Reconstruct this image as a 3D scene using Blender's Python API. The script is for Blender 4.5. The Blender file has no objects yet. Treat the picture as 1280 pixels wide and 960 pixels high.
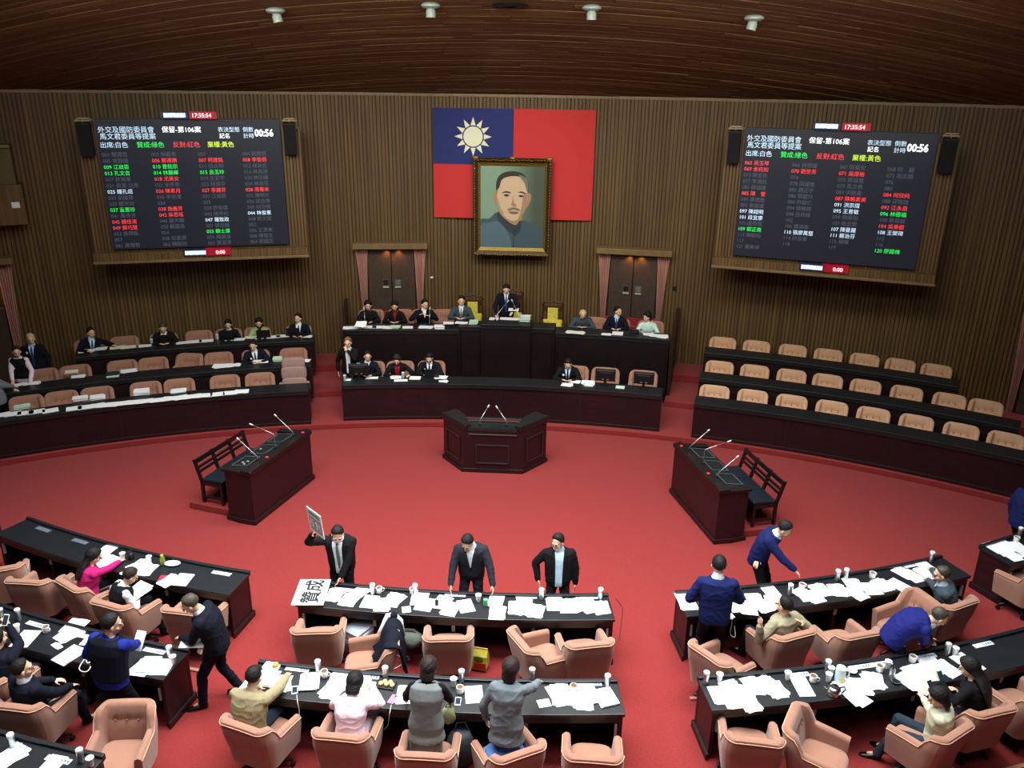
import bpy, bmesh, math, random
from math import sin, cos, pi, radians as R, sqrt, atan2, hypot
from mathutils import Vector as V, Matrix as M
random.seed(7)
S = bpy.context.scene
COL = S.collection

# ------------------------------------------------------------------ camera
PITCH, ROLL, YAW, FPX = R(20.353), R(0.84), R(2.907), 1045.63
CAMP = V((1.161, 0.0, 7.7))
_f = V((-sin(YAW)*cos(PITCH), cos(YAW)*cos(PITCH), -sin(PITCH)))
_r0 = V((cos(YAW), sin(YAW), 0)); _u0 = _r0.cross(_f)
_r = cos(ROLL)*_r0 + sin(ROLL)*_u0
_u = -sin(ROLL)*_r0 + cos(ROLL)*_u0
cd = bpy.data.cameras.new('camera'); cam = bpy.data.objects.new('camera', cd); COL.objects.link(cam)
cam.matrix_world = M(((_r.x, _u.x, -_f.x, CAMP.x), (_r.y, _u.y, -_f.y, CAMP.y), (_r.z, _u.z, -_f.z, CAMP.z), (0, 0, 0, 1)))
cd.sensor_fit = 'HORIZONTAL'; cd.sensor_width = 36; cd.lens = FPX/1280*36
cd.clip_end = 200
S.camera = cam

def at(px, py, z):
    """world point at height z that the photograph shows at pixel px, py"""
    d = _f + _r*((px-640)/FPX) - _u*((py-480)/FPX)
    return CAMP + d*((z-CAMP.z)/d.z)

# ------------------------------------------------------------------ light and exposure
S.view_settings.view_transform = 'Standard'; S.view_settings.look = 'None'
S.view_settings.gamma = 1; S.view_settings.use_curve_mapping = False
S.view_settings.exposure = 0.0
w = bpy.data.worlds.new('world'); S.world = w; w.use_nodes = True
w.node_tree.nodes['Background'].inputs[0].default_value = (0.9, 0.95, 1.0, 1)
w.node_tree.nodes['Background'].inputs[1].default_value = 0.05

def area(name, loc, sx, sy, power, col=(1, 0.97, 0.92), aim=None, spread=180):
    l = bpy.data.lights.new(name, 'AREA'); l.shape = 'RECTANGLE'; l.size = sx; l.size_y = sy
    l.energy = power; l.color = col; l.spread = R(spread)
    o = bpy.data.objects.new(name, l); COL.objects.link(o); o.location = loc
    if aim is not None:
        o.rotation_euler = (V(aim)-V(loc)).to_track_quat('-Z', 'Y').to_euler()
    return o
area('ceiling_lamp_chamber', (0, 9.2, 9.9), 12, 4, 1350, (0.95, 0.99, 1.0), spread=110)
area('ceiling_lamp_well', (0, 14.2, 9.1), 14, 1.6, 820, (0.98, 1.0, 0.92), spread=150)
area('wall_fill_light', (0, 12.6, 9.3), 16, 0.8, 230, (1.0, 0.98, 0.84), aim=(0, 21.8, 4.4), spread=100)  # added fill with no fixture of its own, brightens the curved wall
area('ceiling_lamp_rear', (0, 4.2, 10.2), 12, 3, 260, (0.95, 0.98, 1.0), spread=130)
area('ceiling_fill_light', (0, 8.5, 8.9), 16, 0.6, 230, (1, 0.97, 0.86), aim=(0, 21.0, 8.6), spread=110)  # unseen fill added to lift the dark ceiling planks, not a cove lamp

def spot(name, loc, aim, power, size=50, col=(1, 0.95, 0.88), blend=0.8, rad=0.12):
    l = bpy.data.lights.new(name, 'SPOT'); l.energy = power; l.spot_size = R(size); l.spot_blend = blend
    l.color = col; l.shadow_soft_size = rad
    o = bpy.data.objects.new(name, l); COL.objects.link(o); o.location = loc
    o.rotation_euler = (V(aim)-V(loc)).to_track_quat('-Z', 'Y').to_euler()
    return o

# ------------------------------------------------------------------ materials
MATS = {}
def mat(name, col, rough=0.6, var=0.0, vscale=8.0, metal=0.0, bump=0.0, bscale=60.0, emit=0.0, spec=0.5, sheen=0.0, stretch=None, col2=None, alpha=None, trans=0.0):
    if name in MATS: return MATS[name]
    m = bpy.data.materials.new(name); m.use_nodes = True; MATS[name] = m
    nt = m.node_tree; b = nt.nodes['Principled BSDF']
    def lin(c): return tuple((x/12.92 if x <= 0.04045 else ((x+0.055)/1.055)**2.4) for x in [y/255 for y in c])
    c = lin(col)
    b.inputs['Base Color'].default_value = (*c, 1); b.inputs['Roughness'].default_value = rough
    b.inputs['Metallic'].default_value = metal; b.inputs['Specular IOR Level'].default_value = spec
    b.inputs['Sheen Weight'].default_value = sheen
    b.inputs['Transmission Weight'].default_value = trans
    if emit:
        b.inputs['Emission Color'].default_value = (*c, 1); b.inputs['Emission Strength'].default_value = emit
    if var or bump or col2:
        tc = nt.nodes.new('ShaderNodeTexCoord'); mp = nt.nodes.new('ShaderNodeMapping')
        nt.links.new(tc.outputs['Object'], mp.inputs[0])
        if stretch: mp.inputs['Scale'].default_value = stretch
    if var or col2:
        n = nt.nodes.new('ShaderNodeTexNoise'); n.inputs['Scale'].default_value = vscale; n.inputs['Detail'].default_value = 5
        nt.links.new(mp.outputs[0], n.inputs[0])
        rp = nt.nodes.new('ShaderNodeValToRGB')
        c2 = lin(col2) if col2 else tuple(min(1, x*(1+var)) for x in c)
        c1 = tuple(x*(1-var) for x in c)
        rp.color_ramp.elements[0].color = (*c1, 1); rp.color_ramp.elements[1].color = (*c2, 1)
        rp.color_ramp.elements[0].position = 0.3; rp.color_ramp.elements[1].position = 0.7
        nt.links.new(n.outputs[0], rp.inputs[0]); nt.links.new(rp.outputs[0], b.inputs['Base Color'])
    if bump:
        n2 = nt.nodes.new('ShaderNodeTexNoise'); n2.inputs['Scale'].default_value = bscale; n2.inputs['Detail'].default_value = 3
        nt.links.new(mp.outputs[0], n2.inputs[0])
        bp = nt.nodes.new('ShaderNodeBump'); bp.inputs['Strength'].default_value = bump; bp.inputs['Distance'].default_value = 0.02
        nt.links.new(n2.outputs[0], bp.inputs['Height']); nt.links.new(bp.outputs[0], b.inputs['Normal'])
    return m

CARPET = mat('red_carpet', (130, 41, 40), 0.95, 0.03, 40, bump=0.6, bscale=90, spec=0.1, sheen=0.1, col2=(142, 48, 47))
SLAT = mat('slat_wood', (88, 64, 30), 0.6, 0.15, 3.0, stretch=(4, 4, 0.12), col2=(110, 84, 42))
WALLW = mat('wall_groove_wood', (70, 53, 30), 0.8)
CEILW = mat('ceiling_wood', (92, 62, 40), 0.6, 0.2, 2.0, stretch=(0.25, 5, 5), col2=(112, 80, 52))
CEILG = mat('ceiling_groove', (62, 45, 29), 0.8)
TRIMW = mat('trim_wood', (120, 98, 62), 0.5, 0.15, 5)
MAHOG = mat('dark_mahogany', (32, 13, 17), 0.42, 0.25, 3, stretch=(1, 1, 6))
TOPB = mat('black_desk_top', (26, 28, 32), 0.38, 0.1, 6)
SALMON = mat('salmon_fabric', (160, 115, 95), 0.9, 0.06, 5, bump=0.25, bscale=160, sheen=0.3, spec=0.15)
SALMON2 = mat('pale_salmon_fabric', (204, 160, 128), 0.9, 0.06, 5, bump=0.25, bscale=160, sheen=0.3, spec=0.15)
MAUVE = mat('mauve_fabric', (160, 130, 124), 0.9, 0.08, 5, bump=0.25, bscale=160, spec=0.15)
PIPE = mat('salmon_piping', (206, 160, 134), 0.8)
BTN = mat('tuft_button', (150, 92, 74), 0.8)
BLACKP = mat('black_plastic', (14, 14, 18), 0.45)
CHROME = mat('brushed_steel', (200, 200, 200), 0.25, metal=1.0)
STEEL = mat('satin_steel', (185, 188, 190), 0.35, metal=0.9)
PAPER = mat('white_paper', (240, 242, 246), 0.8, spec=0.2)
PAPER2 = mat('warm_paper', (232, 230, 214), 0.8, spec=0.2)
PAPERG = mat('pale_green_paper', (196, 222, 204), 0.8)
WHITEC = mat('white_ceramic', (238, 238, 236), 0.3)
PLATE = mat('name_plate_white', (206, 214, 226), 0.5)
INK = mat('black_ink', (22, 24, 30), 0.7)
LEATH = mat('navy_leather', (20, 28, 38), 0.35, 0.1, 6)
BENCHW = mat('bench_black_wood', (22, 14, 15), 0.35)
GLASSD = mat('smoked_glass', (24, 34, 34), 0.12)
GOLD = mat('gilt', (150, 122, 56), 0.4, 0.3, 30, metal=0.7, bump=0.6, bscale=50)
BRASS = mat('brass', (190, 156, 80), 0.35, metal=0.9)
YELL = mat('yellow_brocade', (206, 190, 50), 0.6, 0.2, 26, bump=0.4, bscale=40, col2=(226, 214, 96))
CARVED = mat('carved_red_wood', (62, 32, 18), 0.4, 0.3, 20)
CURT = mat('pink_curtain', (204, 160, 148), 0.85, 0.18, 6, stretch=(8, 8, 0.4))
DOORM = mat('door_leather', (62, 50, 40), 0.5, 0.15, 4)
RED = mat('red_plastic', (220, 30, 60), 0.4, emit=0.3)

# ------------------------------------------------------------------ mesh helpers
class MB:
    def __init__(s): s.v = []; s.f = []
    def add(s, vs, fs, m=None):
        k = len(s.v)
        s.v += [tuple(m @ V(p)) for p in vs] if m is not None else [tuple(p) for p in vs]
        s.f += [tuple(i+k for i in f) for f in fs]
        return s
    def box(s, c, d, rz=0, m=None):
        x, y, z = d[0]/2, d[1]/2, d[2]/2
        vs = [V((a*x, b*y, e*z)) for e in (-1, 1) for b in (-1, 1) for a in (-1, 1)]
        mm = M.Translation(c) @ M.Rotation(rz, 4, 'Z')
        if m is not None: mm = m @ mm
        return s.add(vs, [(0, 2, 3, 1), (4, 5, 7, 6), (0, 1, 5, 4), (2, 6, 7, 3), (0, 4, 6, 2), (1, 3, 7, 5)], mm)
    def prism(s, poly, z0, z1, m=None):
        n = len(poly)
        a = sum(poly[i][0]*poly[(i+1) % n][1]-poly[(i+1) % n][0]*poly[i][1] for i in range(n))
        if a < 0: poly = poly[::-1]
        vs = [(p[0], p[1], z0) for p in poly]+[(p[0], p[1], z1) for p in poly]
        fs = [tuple(range(n))[::-1], tuple(range(n, 2*n))]+[(i, (i+1) % n, n+(i+1) % n, n+i) for i in range(n)]
        return s.add(vs, fs, m)
    def cyl(s, p0, p1, r0, r1=None, n=12, m=None):
        r1 = r0 if r1 is None else r1
        p0, p1 = V(p0), V(p1); d = (p1-p0).normalized()
        a = d.orthogonal().normalized(); b = d.cross(a)
        vs = [p0+(a*cos(2*pi*i/n)+b*sin(2*pi*i/n))*r0 for i in range(n)]+[p1+(a*cos(2*pi*i/n)+b*sin(2*pi*i/n))*r1 for i in range(n)]
        return s.add(vs, [tuple(range(n))[::-1], tuple(range(n, 2*n))]+[(i, (i+1) % n, n+(i+1) % n, n+i) for i in range(n)], m)
    def loft(s, rings, closed=True, m=None):
        n = len(rings[0]); vs = [p for r in rings for p in r]; fs = []
        for k in range(len(rings)-1):
            for i in range(n if closed else n-1):
                j = (i+1) % n; fs.append((k*n+i, k*n+j, (k+1)*n+j, (k+1)*n+i))
        if closed: fs += [tuple(range(n))[::-1], tuple(range((len(rings)-1)*n, len(rings)*n))]
        return s.add(vs, fs, m)
    def tube(s, pts, r, n=6, m=None):
        pts = [V(p) for p in pts]; rings = []; a = None
        rr = r if isinstance(r, (list, tuple)) else [r]*len(pts)
        for i, p in enumerate(pts):
            d = (pts[min(i+1, len(pts)-1)]-pts[max(i-1, 0)]).normalized()
            a = d.orthogonal().normalized() if a is None else (a-d*a.dot(d)).normalized()
            b = d.cross(a)
            rings.append([p+(a*cos(2*pi*k/n)+b*sin(2*pi*k/n))*rr[i] for k in range(n)])
        return s.loft(rings, m=m)
    def lathe(s, prof, n=20, m=None, c=(0, 0, 0)):
        return s.loft([[V((c[0]+r*cos(2*pi*i/n), c[1]+r*sin(2*pi*i/n), c[2]+z)) for i in range(n)] for r, z in prof], m=m)
    def ell(s, c, rad, rot=None, n=12, k=8, m=None):
        vs = []; fs = []
        for j in range(1, k):
            t = pi*j/k
            for i in range(n): vs.append(V((rad[0]*sin(t)*cos(2*pi*i/n), rad[1]*sin(t)*sin(2*pi*i/n), -rad[2]*cos(t))))
        vs += [V((0, 0, -rad[2])), V((0, 0, rad[2]))]; b = len(vs)-2
        for j in range(k-2):
            for i in range(n): fs.append((j*n+i, j*n+(i+1) % n, (j+1)*n+(i+1) % n, (j+1)*n+i))
        for i in range(n): fs.append((b, (i+1) % n, i)); fs.append((b+1, (k-2)*n+i, (k-2)*n+(i+1) % n))
        mm = M.Translation(c) @ (rot.to_4x4() if rot is not None else M.Identity(4))
        if m is not None: mm = m @ mm
        return s.add(vs, fs, mm)
    def cap(s, p0, p1, r0, r1, n=12):
        """tapered capsule"""
        p0, p1 = V(p0), V(p1); d = p1-p0
        if d.length < 1e-6: return s.ell(p0, (r0,)*3)
        d.normalize(); a = d.orthogonal().normalized(); b = d.cross(a); rings = []
        for t in (-80, -50, -20, 0): rings.append((p0+d*(sin(R(t))*r0), cos(R(t))*r0))
        for t in (0, 20, 50, 80): rings.append((p1+d*(sin(R(t))*r1), cos(R(t))*r1))
        return s.loft([[c+(a*cos(2*pi*i/n)+b*sin(2*pi*i/n))*q for i in range(n)] for c, q in rings])
    def arc(s, cy, sg, r0, r1, a0, a1, z0, z1, n=None, z1b=None):
        """polar solid about (0,cy); angle from the +Y (sg=1) or -Y (sg=-1) direction, degrees, + to the right.
        z1b: top height at r1 when it differs"""
        n = n or max(2, int(abs(a1-a0)/1.2)+1); z1b = z1 if z1b is None else z1b; rings = []
        for i in range(n+1):
            a = R(a0+(a1-a0)*i/n); dx, dy = sin(a), sg*cos(a)
            rings.append([V((r0*dx, cy+r0*dy, z0)), V((r1*dx, cy+r1*dy, z0)), V((r1*dx, cy+r1*dy, z1b)), V((r0*dx, cy+r0*dy, z1))])
        if sg*(a1-a0) > 0: rings = [r[::-1] for r in rings]
        return s.loft(rings)
    def mesh(s, name):
        me = bpy.data.meshes.new(name); me.from_pydata(s.v, [], s.f); me.update(); return me

def link(name, me, m, parent=None, smooth=False, loc=None, rz=None, bevel=0, auto=None):
    if me.materials: pass
    else: me.materials.append(m)
    o = bpy.data.objects.new(name, me); COL.objects.link(o)
    if parent is not None: o.parent = parent
    if loc is not None: o.location = loc
    if rz is not None: o.rotation_euler = (0, 0, rz)
    if smooth:
        me.polygons.foreach_set('use_smooth', [True]*len(me.polygons))
        if auto: me.set_sharp_from_angle(angle=R(auto))
    if bevel:
        b = o.modifiers.new('bevel', 'BEVEL'); b.width = bevel; b.segments = 2; b.limit_method = 'ANGLE'
    return o
def part(name, mb, m, parent, **k): return link(name, mb.mesh(name), m, parent, **k)
def tag(o, label, cat, group=None, kind=None):
    o['label'] = label; o['category'] = cat
    if group: o['group'] = group
    if kind: o['kind'] = kind
    return o
def empty(name, loc=(0, 0, 0), rz=0, label=None, cat=None, group=None):
    o = bpy.data.objects.new(name, None); COL.objects.link(o); o.location = loc; o.rotation_euler = (0, 0, rz)
    o.empty_display_size = 0.1
    if label: tag(o, label, cat, group)
    return o
def struct(name, mb, m, parent=None, **k):
    o = part(name, mb, m, parent, **k)
    if parent is None: o['kind'] = 'structure'
    return o
def dup(root, loc, rz, label=None, group=None):
    r = root.copy(); COL.objects.link(r); r.location = loc; r.rotation_euler = (0, 0, rz)
    if label: r['label'] = label
    if group: r['group'] = group
    for ch in root.children:
        c = ch.copy(); COL.objects.link(c); c.parent = r
        for g in ch.children:
            d = g.copy(); COL.objects.link(d); d.parent = c
    return r
def text(name, body, size, m, parent, mw, align='LEFT', bold=0.0, sx=1.0, fat=0.0):
    cu = bpy.data.curves.new(name, 'FONT'); cu.body = body; cu.size = size; cu.align_x = align; cu.resolution_u = 2
    cu.fill_mode = 'BOTH' if False else 'FRONT'; cu.offset = bold
    to = bpy.data.objects.new('tmp_text', cu); me = bpy.data.meshes.new_from_object(to)
    bpy.data.objects.remove(to); bpy.data.curves.remove(cu); 
    if fat:
        b = MB(); vs = [v.co.copy() for v in me.vertices]; fs = [tuple(p.vertices) for p in me.polygons]
        for k in range(9): d_ = V((cos(pi*k/4), sin(pi*k/4), 0))*fat*(k < 8)+V((0, 0, 0.00004*k)); b.add([v+d_ for v in vs], fs)
        bpy.data.meshes.remove(me); me = b.mesh(name)
    me.name = name; me.materials.clear(); me.materials.append(m)
    o = bpy.data.objects.new(name, me); COL.objects.link(o); o.parent = parent; o.matrix_local = mw @ M.Diagonal((sx, 1, 1, 1))
    return o
ORD = ['first', 'second', 'third', 'fourth', 'fifth', 'sixth', 'seventh', 'eighth', 'ninth', 'tenth', 'eleventh', 'twelfth', 'thirteenth', 'fourteenth', 'fifteenth', 'sixteenth', 'seventeenth', 'eighteenth', 'nineteenth', 'twentieth', 'twenty-first', 'twenty-second', 'twenty-third', 'twenty-fourth']

# ------------------------------------------------------------------ the chamber shell (all rows are concentric about (0,CY))
CY = -1.46; RW = 23.5; ZT = 7.2; SL = 0.28
CYM = 28.0      # centre of the members' curved desks
def pol(r, a, z=0): return V((r*sin(R(a)), CY+r*cos(R(a)), z))
def pom(r, a, z=0): return V((r*sin(R(a)), CYM-r*cos(R(a)), z))

b = MB(); b.box((0, 9, -0.1), (34, 34, 0.2)); struct('floor', b, CARPET)
L1, L2, L3 = 0.12, 0.26, 0.45
b = MB(); b.arc(CY, 1, 19.22, RW, -40, 40, 0.0, L1, n=60); struct('floor_step_lower', b, CARPET, bevel=0.012)
b = MB(); b.arc(CY, 1, 21.0, RW, -40, -10.75, L1, L2, n=30); struct('floor_step_middle', b, CARPET, bevel=0.012)
b = MB(); b.arc(CY, 1, 21.0, RW, 10.75, 40, L1, L2, n=30); struct('floor_step_middle', b, CARPET, bevel=0.012)
b = MB(); b.arc(CY, 1, 22.5, RW, -40, -10.75, L2, L3, n=30); struct('floor_step_upper', b, CARPET, bevel=0.012)
b = MB(); b.arc(CY, 1, 22.5, RW, 10.75, 40, L2, L3, n=30); struct('floor_step_upper', b, CARPET, bevel=0.012)
# curved wall behind, with upright battens
b = MB(); b.arc(CY, 1, RW, RW+0.3, -40, 40, -0.1, ZT+0.6, n=80); wall = struct('wall_back', b, WALLW)
b = MB(); pitch = 360/(2*pi*RW)*0.092; k = 0
a = -39.8
rnd = random.Random(3)
while a < 39.8:
    wd = pitch*rnd.uniform(0.55, 0.78); dp = rnd.choice((0.03, 0.035, 0.045))
    z0 = 0
    b.arc(CY, 1, RW-dp, RW+0.01, a, a+wd, z0, ZT, n=1); a += pitch
o = part('batten', b, SLAT, wall); o['kind'] = 'stuff'
b = MB(); b.arc(CY, 1, RW-0.07, RW+0.02, -40, 40, ZT-0.05, ZT+0.03, n=80); struct('trim_1', b, TRIMW)
# side walls run on from the ends of the arc towards the viewer
for sg, nm in ((-1, 'wall_left'), (1, 'wall_right')):
    p = pol(RW, 40*sg); b = MB()
    b.box((p.x+sg*0.15, (p.y-8)/2, 6), (0.3, p.y+8.4, 12.4)); wl = struct(nm, b, WALLW)
    b = MB(); y = p.y-0.3
    while y > 2:
        b.box((p.x-sg*0.02, y, 4), (0.04, 0.06, 8)); y -= 0.092
    o = part('batten', b, SLAT, wl); o['kind'] = 'stuff'
# ceiling: cone of curved planks that rises from the wall towards the middle of the room
def zc(x, y):
    r = hypot(x, y-CY); return ZT+SL*(RW-max(r, 11.0))
b = MB(); N = 40
for j in range(24):
    y0, y1 = 24.5-j*1.4, 24.5-(j+1)*1.4
    for i in range(N):
        x0, x1 = -17+34*i/N, -17+34*(i+1)/N
        q = [(x0, y0), (x0, y1), (x1, y1), (x1, y0)]
        b.add([(x, y, zc(x, y)+0.05) for x, y in q], [(0, 1, 2, 3)])
ceil = struct('ceiling', b, CEILG)
# the planks: each one an arc across the room
CEILV = [mat('ceiling_wood_%s' % n, c, 0.85, 0.08, 2.5, spec=0.15, stretch=(0.3, 6, 6), col2=c2) for n, c, c2 in (('brown', (92, 68, 44), (104, 78, 52)), ('umber', (86, 62, 41), (98, 72, 47)), ('tawny', (100, 76, 48), (118, 92, 58)))]
pw = 0.16; rnd = random.Random(5)
def plank(y0, x0, x1, m, w):
    bb = MB(); n = max(2, int((x1-x0)/0.9)); rings = []
    dz = rnd.uniform(0, 0.012)
    for i in range(n+1):
        x = x0+(x1-x0)*i/n; ya = y0+x*x/90
        rings.append([V((x, ya-w/2, zc(x, ya-w/2)-dz)), V((x, ya+w/2, zc(x, ya+w/2)-dz)), V((x, ya+w/2, zc(x, ya+w/2)+0.03)), V((x, ya-w/2, zc(x, ya-w/2)+0.03))])
    bb.loft(rings); return bb
groups = [MB(), MB(), MB()]
y = 21.9
while y > 9.5:
    x = -13+rnd.uniform(-2, 0)
    while x < 13:
        L = rnd.uniform(2.2, 5.5); bb = plank(y, x, min(x+L, 13.5), None, pw*0.86)
        groups[rnd.choice((0, 0, 1, 1, 1, 2))].add(bb.v, bb.f); x += L+0.01
    y -= pw
for g, m in zip(groups, CEILV):
    o = part('plank', g, m, ceil); o['kind'] = 'stuff'
# ceiling lamps
LAMPW = mat('lamp_white', (140, 156, 148), 0.5, emit=0.03)
for i, (px, py) in enumerate(((342, 13), (538, 0), (740, 2), (944, 18))):
    x, y = [(-4.0, 16.0), (-1.2, 16.0), (1.65, 16.0), (4.48, 16.0)][i]
    y += 0.12; z = zc(x, y)+0.01
    t = empty('ceiling_spotlight', (x, y, z), 0, 'small white round spotlight on the timber ceiling, %s of four' % ['leftmost', 'second from left', 'third from left', 'rightmost'][i], 'spotlight', 'white ceiling spotlights')
    b = MB(); b.lathe([(0.02, 0.02), (0.13, 0.0), (0.17, -0.03), (0.17, -0.06), (0.12, -0.09), (0.02, -0.09)]); part('flange', b, LAMPW, t, smooth=True, auto=40)
    b = MB(); b.lathe([(0.07, 0), (0.07, -0.06), (0.085, -0.08), (0.085, -0.19), (0.01, -0.19)], m=M.Translation((0, 0, -0.05)) @ M.Rotation(R((-12, 0, 0, 12)[i]), 4, 'Y')); part('lamp_head', b, LAMPW, t, smooth=True, auto=40)
t = empty('ceiling_vent', (0.21, 16.15, zc(0.21, 16.15)), 0, 'dark round grille in the middle of the timber ceiling', 'vent')
b = MB(); b.lathe([(0.05, 0.02), (0.30, 0.0), (0.32, -0.03), (0.27, -0.06), (0.25, -0.03), (0.02, -0.02)]); part('rim', b, BLACKP, t, smooth=True, auto=40)
b = MB(); [b.lathe([(r-0.01, -0.03), (r+0.012, -0.03), (r+0.012, -0.05), (r-0.01, -0.05)], n=20) for r in (0.07, 0.14, 0.2)]; part('ring', b, mat('dark_grey_metal', (70, 72, 72), 0.4), t)

# ------------------------------------------------------------------ doors with curtains
def curtain(x0t, x1t, x0b, x1b, z0, z1, parent, m=CURT, seed=0):
    rr = random.Random(seed); b = MB(); n = 34; rows = 9; rings = []
    ph = [rr.uniform(-.3, .3) for _ in range(n+1)]
    for j in range(rows+1):
        t = j/rows; z = z1+(z0-z1)*t; e = t**0.8
        xa, xb = x0t+(x0b-x0t)*e, x1t+(x1b-x1t)*e
        front = []; back = []
        for i in range(n+1):
            s_ = i/n; x = xa+(xb-xa)*s_; yy = -0.05*sin(2*pi*5.5*s_+ph[i]*0.8)*(0.9-0.2*t)
            front.append(V((x, yy-0.06, z))); back.append(V((x, yy-0.045, z)))
        rings.append(front+back[::-1])
    b.loft(rings[::-1]); return part('curtain', b, m, parent, smooth=True, auto=60)
WARM = mat('door_glow_brown', (120, 62, 30), 0.5)
def double_door(a, name, lab, z0, half=0.62, zt=3.45):
    r = RW-0.10; p = pol(r, a, 0); t = bpy.data.objects.new(name, None); COL.objects.link(t)
    t.location = p; t.rotation_euler = (0, 0, -R(a)); t['kind'] = 'structure'; t['label'] = lab
    # local x right, y away from the room, z up
    b = MB(); b.box((0, 0.06, (z0+zt)/2), (half*2+0.34, 0.06, zt-z0)); part('niche_panel', b, mat('niche_dark', (50, 26, 20), 0.6), t)
    for sg in (-1, 1):
        b = MB(); b.box((sg*half/2, 0.0, (z0+zt)/2-0.02), (half-0.02, 0.07, zt-z0-0.06)); lf = part('door_leaf', b, DOORM, t, bevel=0.01)
        b = MB()
        for i in range(9):
            zz = zt-0.14-i*0.19
            for k2 in range(3 if i % 2 else 2):
                xx = sg*half/2+(k2-(1 if i % 2 else 0.5))*0.18
                if abs(zz-2.45) < 0.14 and abs(xx) < 0.3: continue
                b.lathe([(0.004, -0.016), (0.012, -0.012), (0.016, 0)], n=8, m=M.Translation((xx, -0.036, zz)) @ M.Rotation(R(-90), 4, 'X') @ M.Scale(-1, 4, (0, 0, 1)))
        o = part('stud', b, mat('dull_brass', (112, 92, 66), 0.4, metal=0.6), lf); o['kind'] = 'stuff'
        b = MB(); b.box((sg*0.16, -0.042, 2.42), (0.19, 0.02, 0.19)); b2 = part('window', b, mat('pane_frame', (70, 74, 66), 0.4), lf)
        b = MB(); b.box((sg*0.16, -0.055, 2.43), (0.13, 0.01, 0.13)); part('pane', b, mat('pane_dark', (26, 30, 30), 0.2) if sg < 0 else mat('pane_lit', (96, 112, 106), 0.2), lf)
        b = MB(); b.box((sg*0.16, -0.06, 2.31), (0.16, 0.03, 0.04)); part('push_plate', b, mat('pale_metal', (196, 200, 186), 0.3, metal=0.4), lf)
    b = MB(); b.box((0, -0.12, 3.44), (1.93, 0.34, 0.15)); part('pelmet', b, TRIMW, t, bevel=0.01)
    curtain(-0.93, -0.60, -0.78, -0.68, z0-0.3, 3.37, t, seed=int(a*10))
    curtain(0.60, 0.93, 0.68, 0.78, z0-0.3, 3.37, t, seed=int(a*10)+5)
    for dx in (-0.1, 0.2):
        q = pol(RW-0.22, a, 3.33); tt = V((cos(R(a)), -sin(R(a)), 0))*dx
        spot('door_lamp', q+tt, q+tt+V((0, 0.06, -0.6)), 14, 110, (1, 0.36, 0.08), rad=0.03)
    return t
D1 = double_door(-7.85, 'door_1', 'dark studded double door under the left of the two pelmets beside the portrait', 1.64)
D2 = double_door(7.85, 'door_2', 'dark studded double door under the right of the two pelmets beside the portrait', 1.64)
double_door(-32.2, 'door_3', 'pink curtained doorway at the far left end of the curved wall', L3, zt=2.35)
double_door(32.2, 'door_4', 'pink curtained doorway at the far right end of the curved wall', L3, zt=2.35)
# ------------------------------------------------------------------ desks
def side_desk(r, a0, a1, zf, zt, name, label, depth=0.52, group=None):
    """continuous curved bench desk facing the well: front board, top, far-end panels. returns the Empty"""
    t = empty(name, (0, 0, 0), 0, label, 'desk', group)
    b = MB(); b.arc(CY, 1, r, r+depth, a0, a1, zt-0.045, zt); part('desk_top', b, TOPB, t, bevel=0.008)
    b = MB(); b.arc(CY, 1, r+0.03, r+0.075, a0, a1, zf, zt-0.045); part('front_panel', b, MAHOG, t)
    b = MB(); b.arc(CY, 1, r-0.005, r+0.03, a0, a1, zf, zf+0.075); part('plinth', b, MAHOG, t, bevel=0.006)
    b = MB(); b.arc(CY, 1, r+0.0, r+0.03, a0, a1, zt-0.10, zt-0.046); part('moulding', b, TOPB, t)
    for a in (a0, a1):
        s = 1 if a == a0 else -1; da = 0.1*s
        b = MB(); b.arc(CY, 1, r+0.03, r+depth-0.03, a+0.02*s, a+da+0.02*s, zf, zt-0.045, n=1); part('end_panel', b, MAHOG, t)
    # panel joints, proud by a few mm
    n = max(2, int(abs(a1-a0)*R(1)*r/1.7))
    for i in range(1, n):
        a = a0+(a1-a0)*i/n
        b = MB(); b.arc(CY, 1, r+0.024, r+0.035, a-0.03, a+0.03, zf+0.08, zt-0.10, n=1); part('joint_strip', b, TOPB, t)
    return t
side_desk(19.3, 12.9, 36.5, L1, 0.94, 'bench_desk', 'long curved dark desk nearest the red floor, among the empty chairs on the right')
side_desk(20.55, 12.9, 31.2, L2, 1.10, 'bench_desk', 'long curved dark desk, middle of the three with empty chairs on the right')
side_desk(22.0, 12.9, 27.7, L3, 1.28, 'bench_desk', 'long curved dark desk, topmost of the three along the right wall')
side_desk(19.3, -36.5, -12.9, L1, 0.94, 'bench_desk', 'long curved dark desk strewn with white papers, nearest the red floor on the left')
side_desk(20.55, -33.5, -12.9, L2, 1.10, 'bench_desk', 'long curved dark desk, middle of the three rows on the left')
side_desk(22.0, -27.3, -12.9, L3, 1.28, 'bench_desk', 'long curved dark desk with officials in a line, topmost on the left wall')
# dais: clerks' bench below, presidium bench above
side_desk(19.4, -10.75, 10.75, L1, 1.0, 'clerk_bench', 'long curved dark bench of the clerks, below the speaker of the chamber')
ZD, ZC = 0.88, 1.04
b = MB(); b.arc(CY, 1, 21.5, RW, -10.7, 10.7, L1, ZD); struct('floor_dais', b, CARPET)
b = MB(); b.arc(CY, 1, 21.6, RW, -3.3, 3.3, ZD, ZC); struct('floor_dais_centre', b, CARPET)
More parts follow.
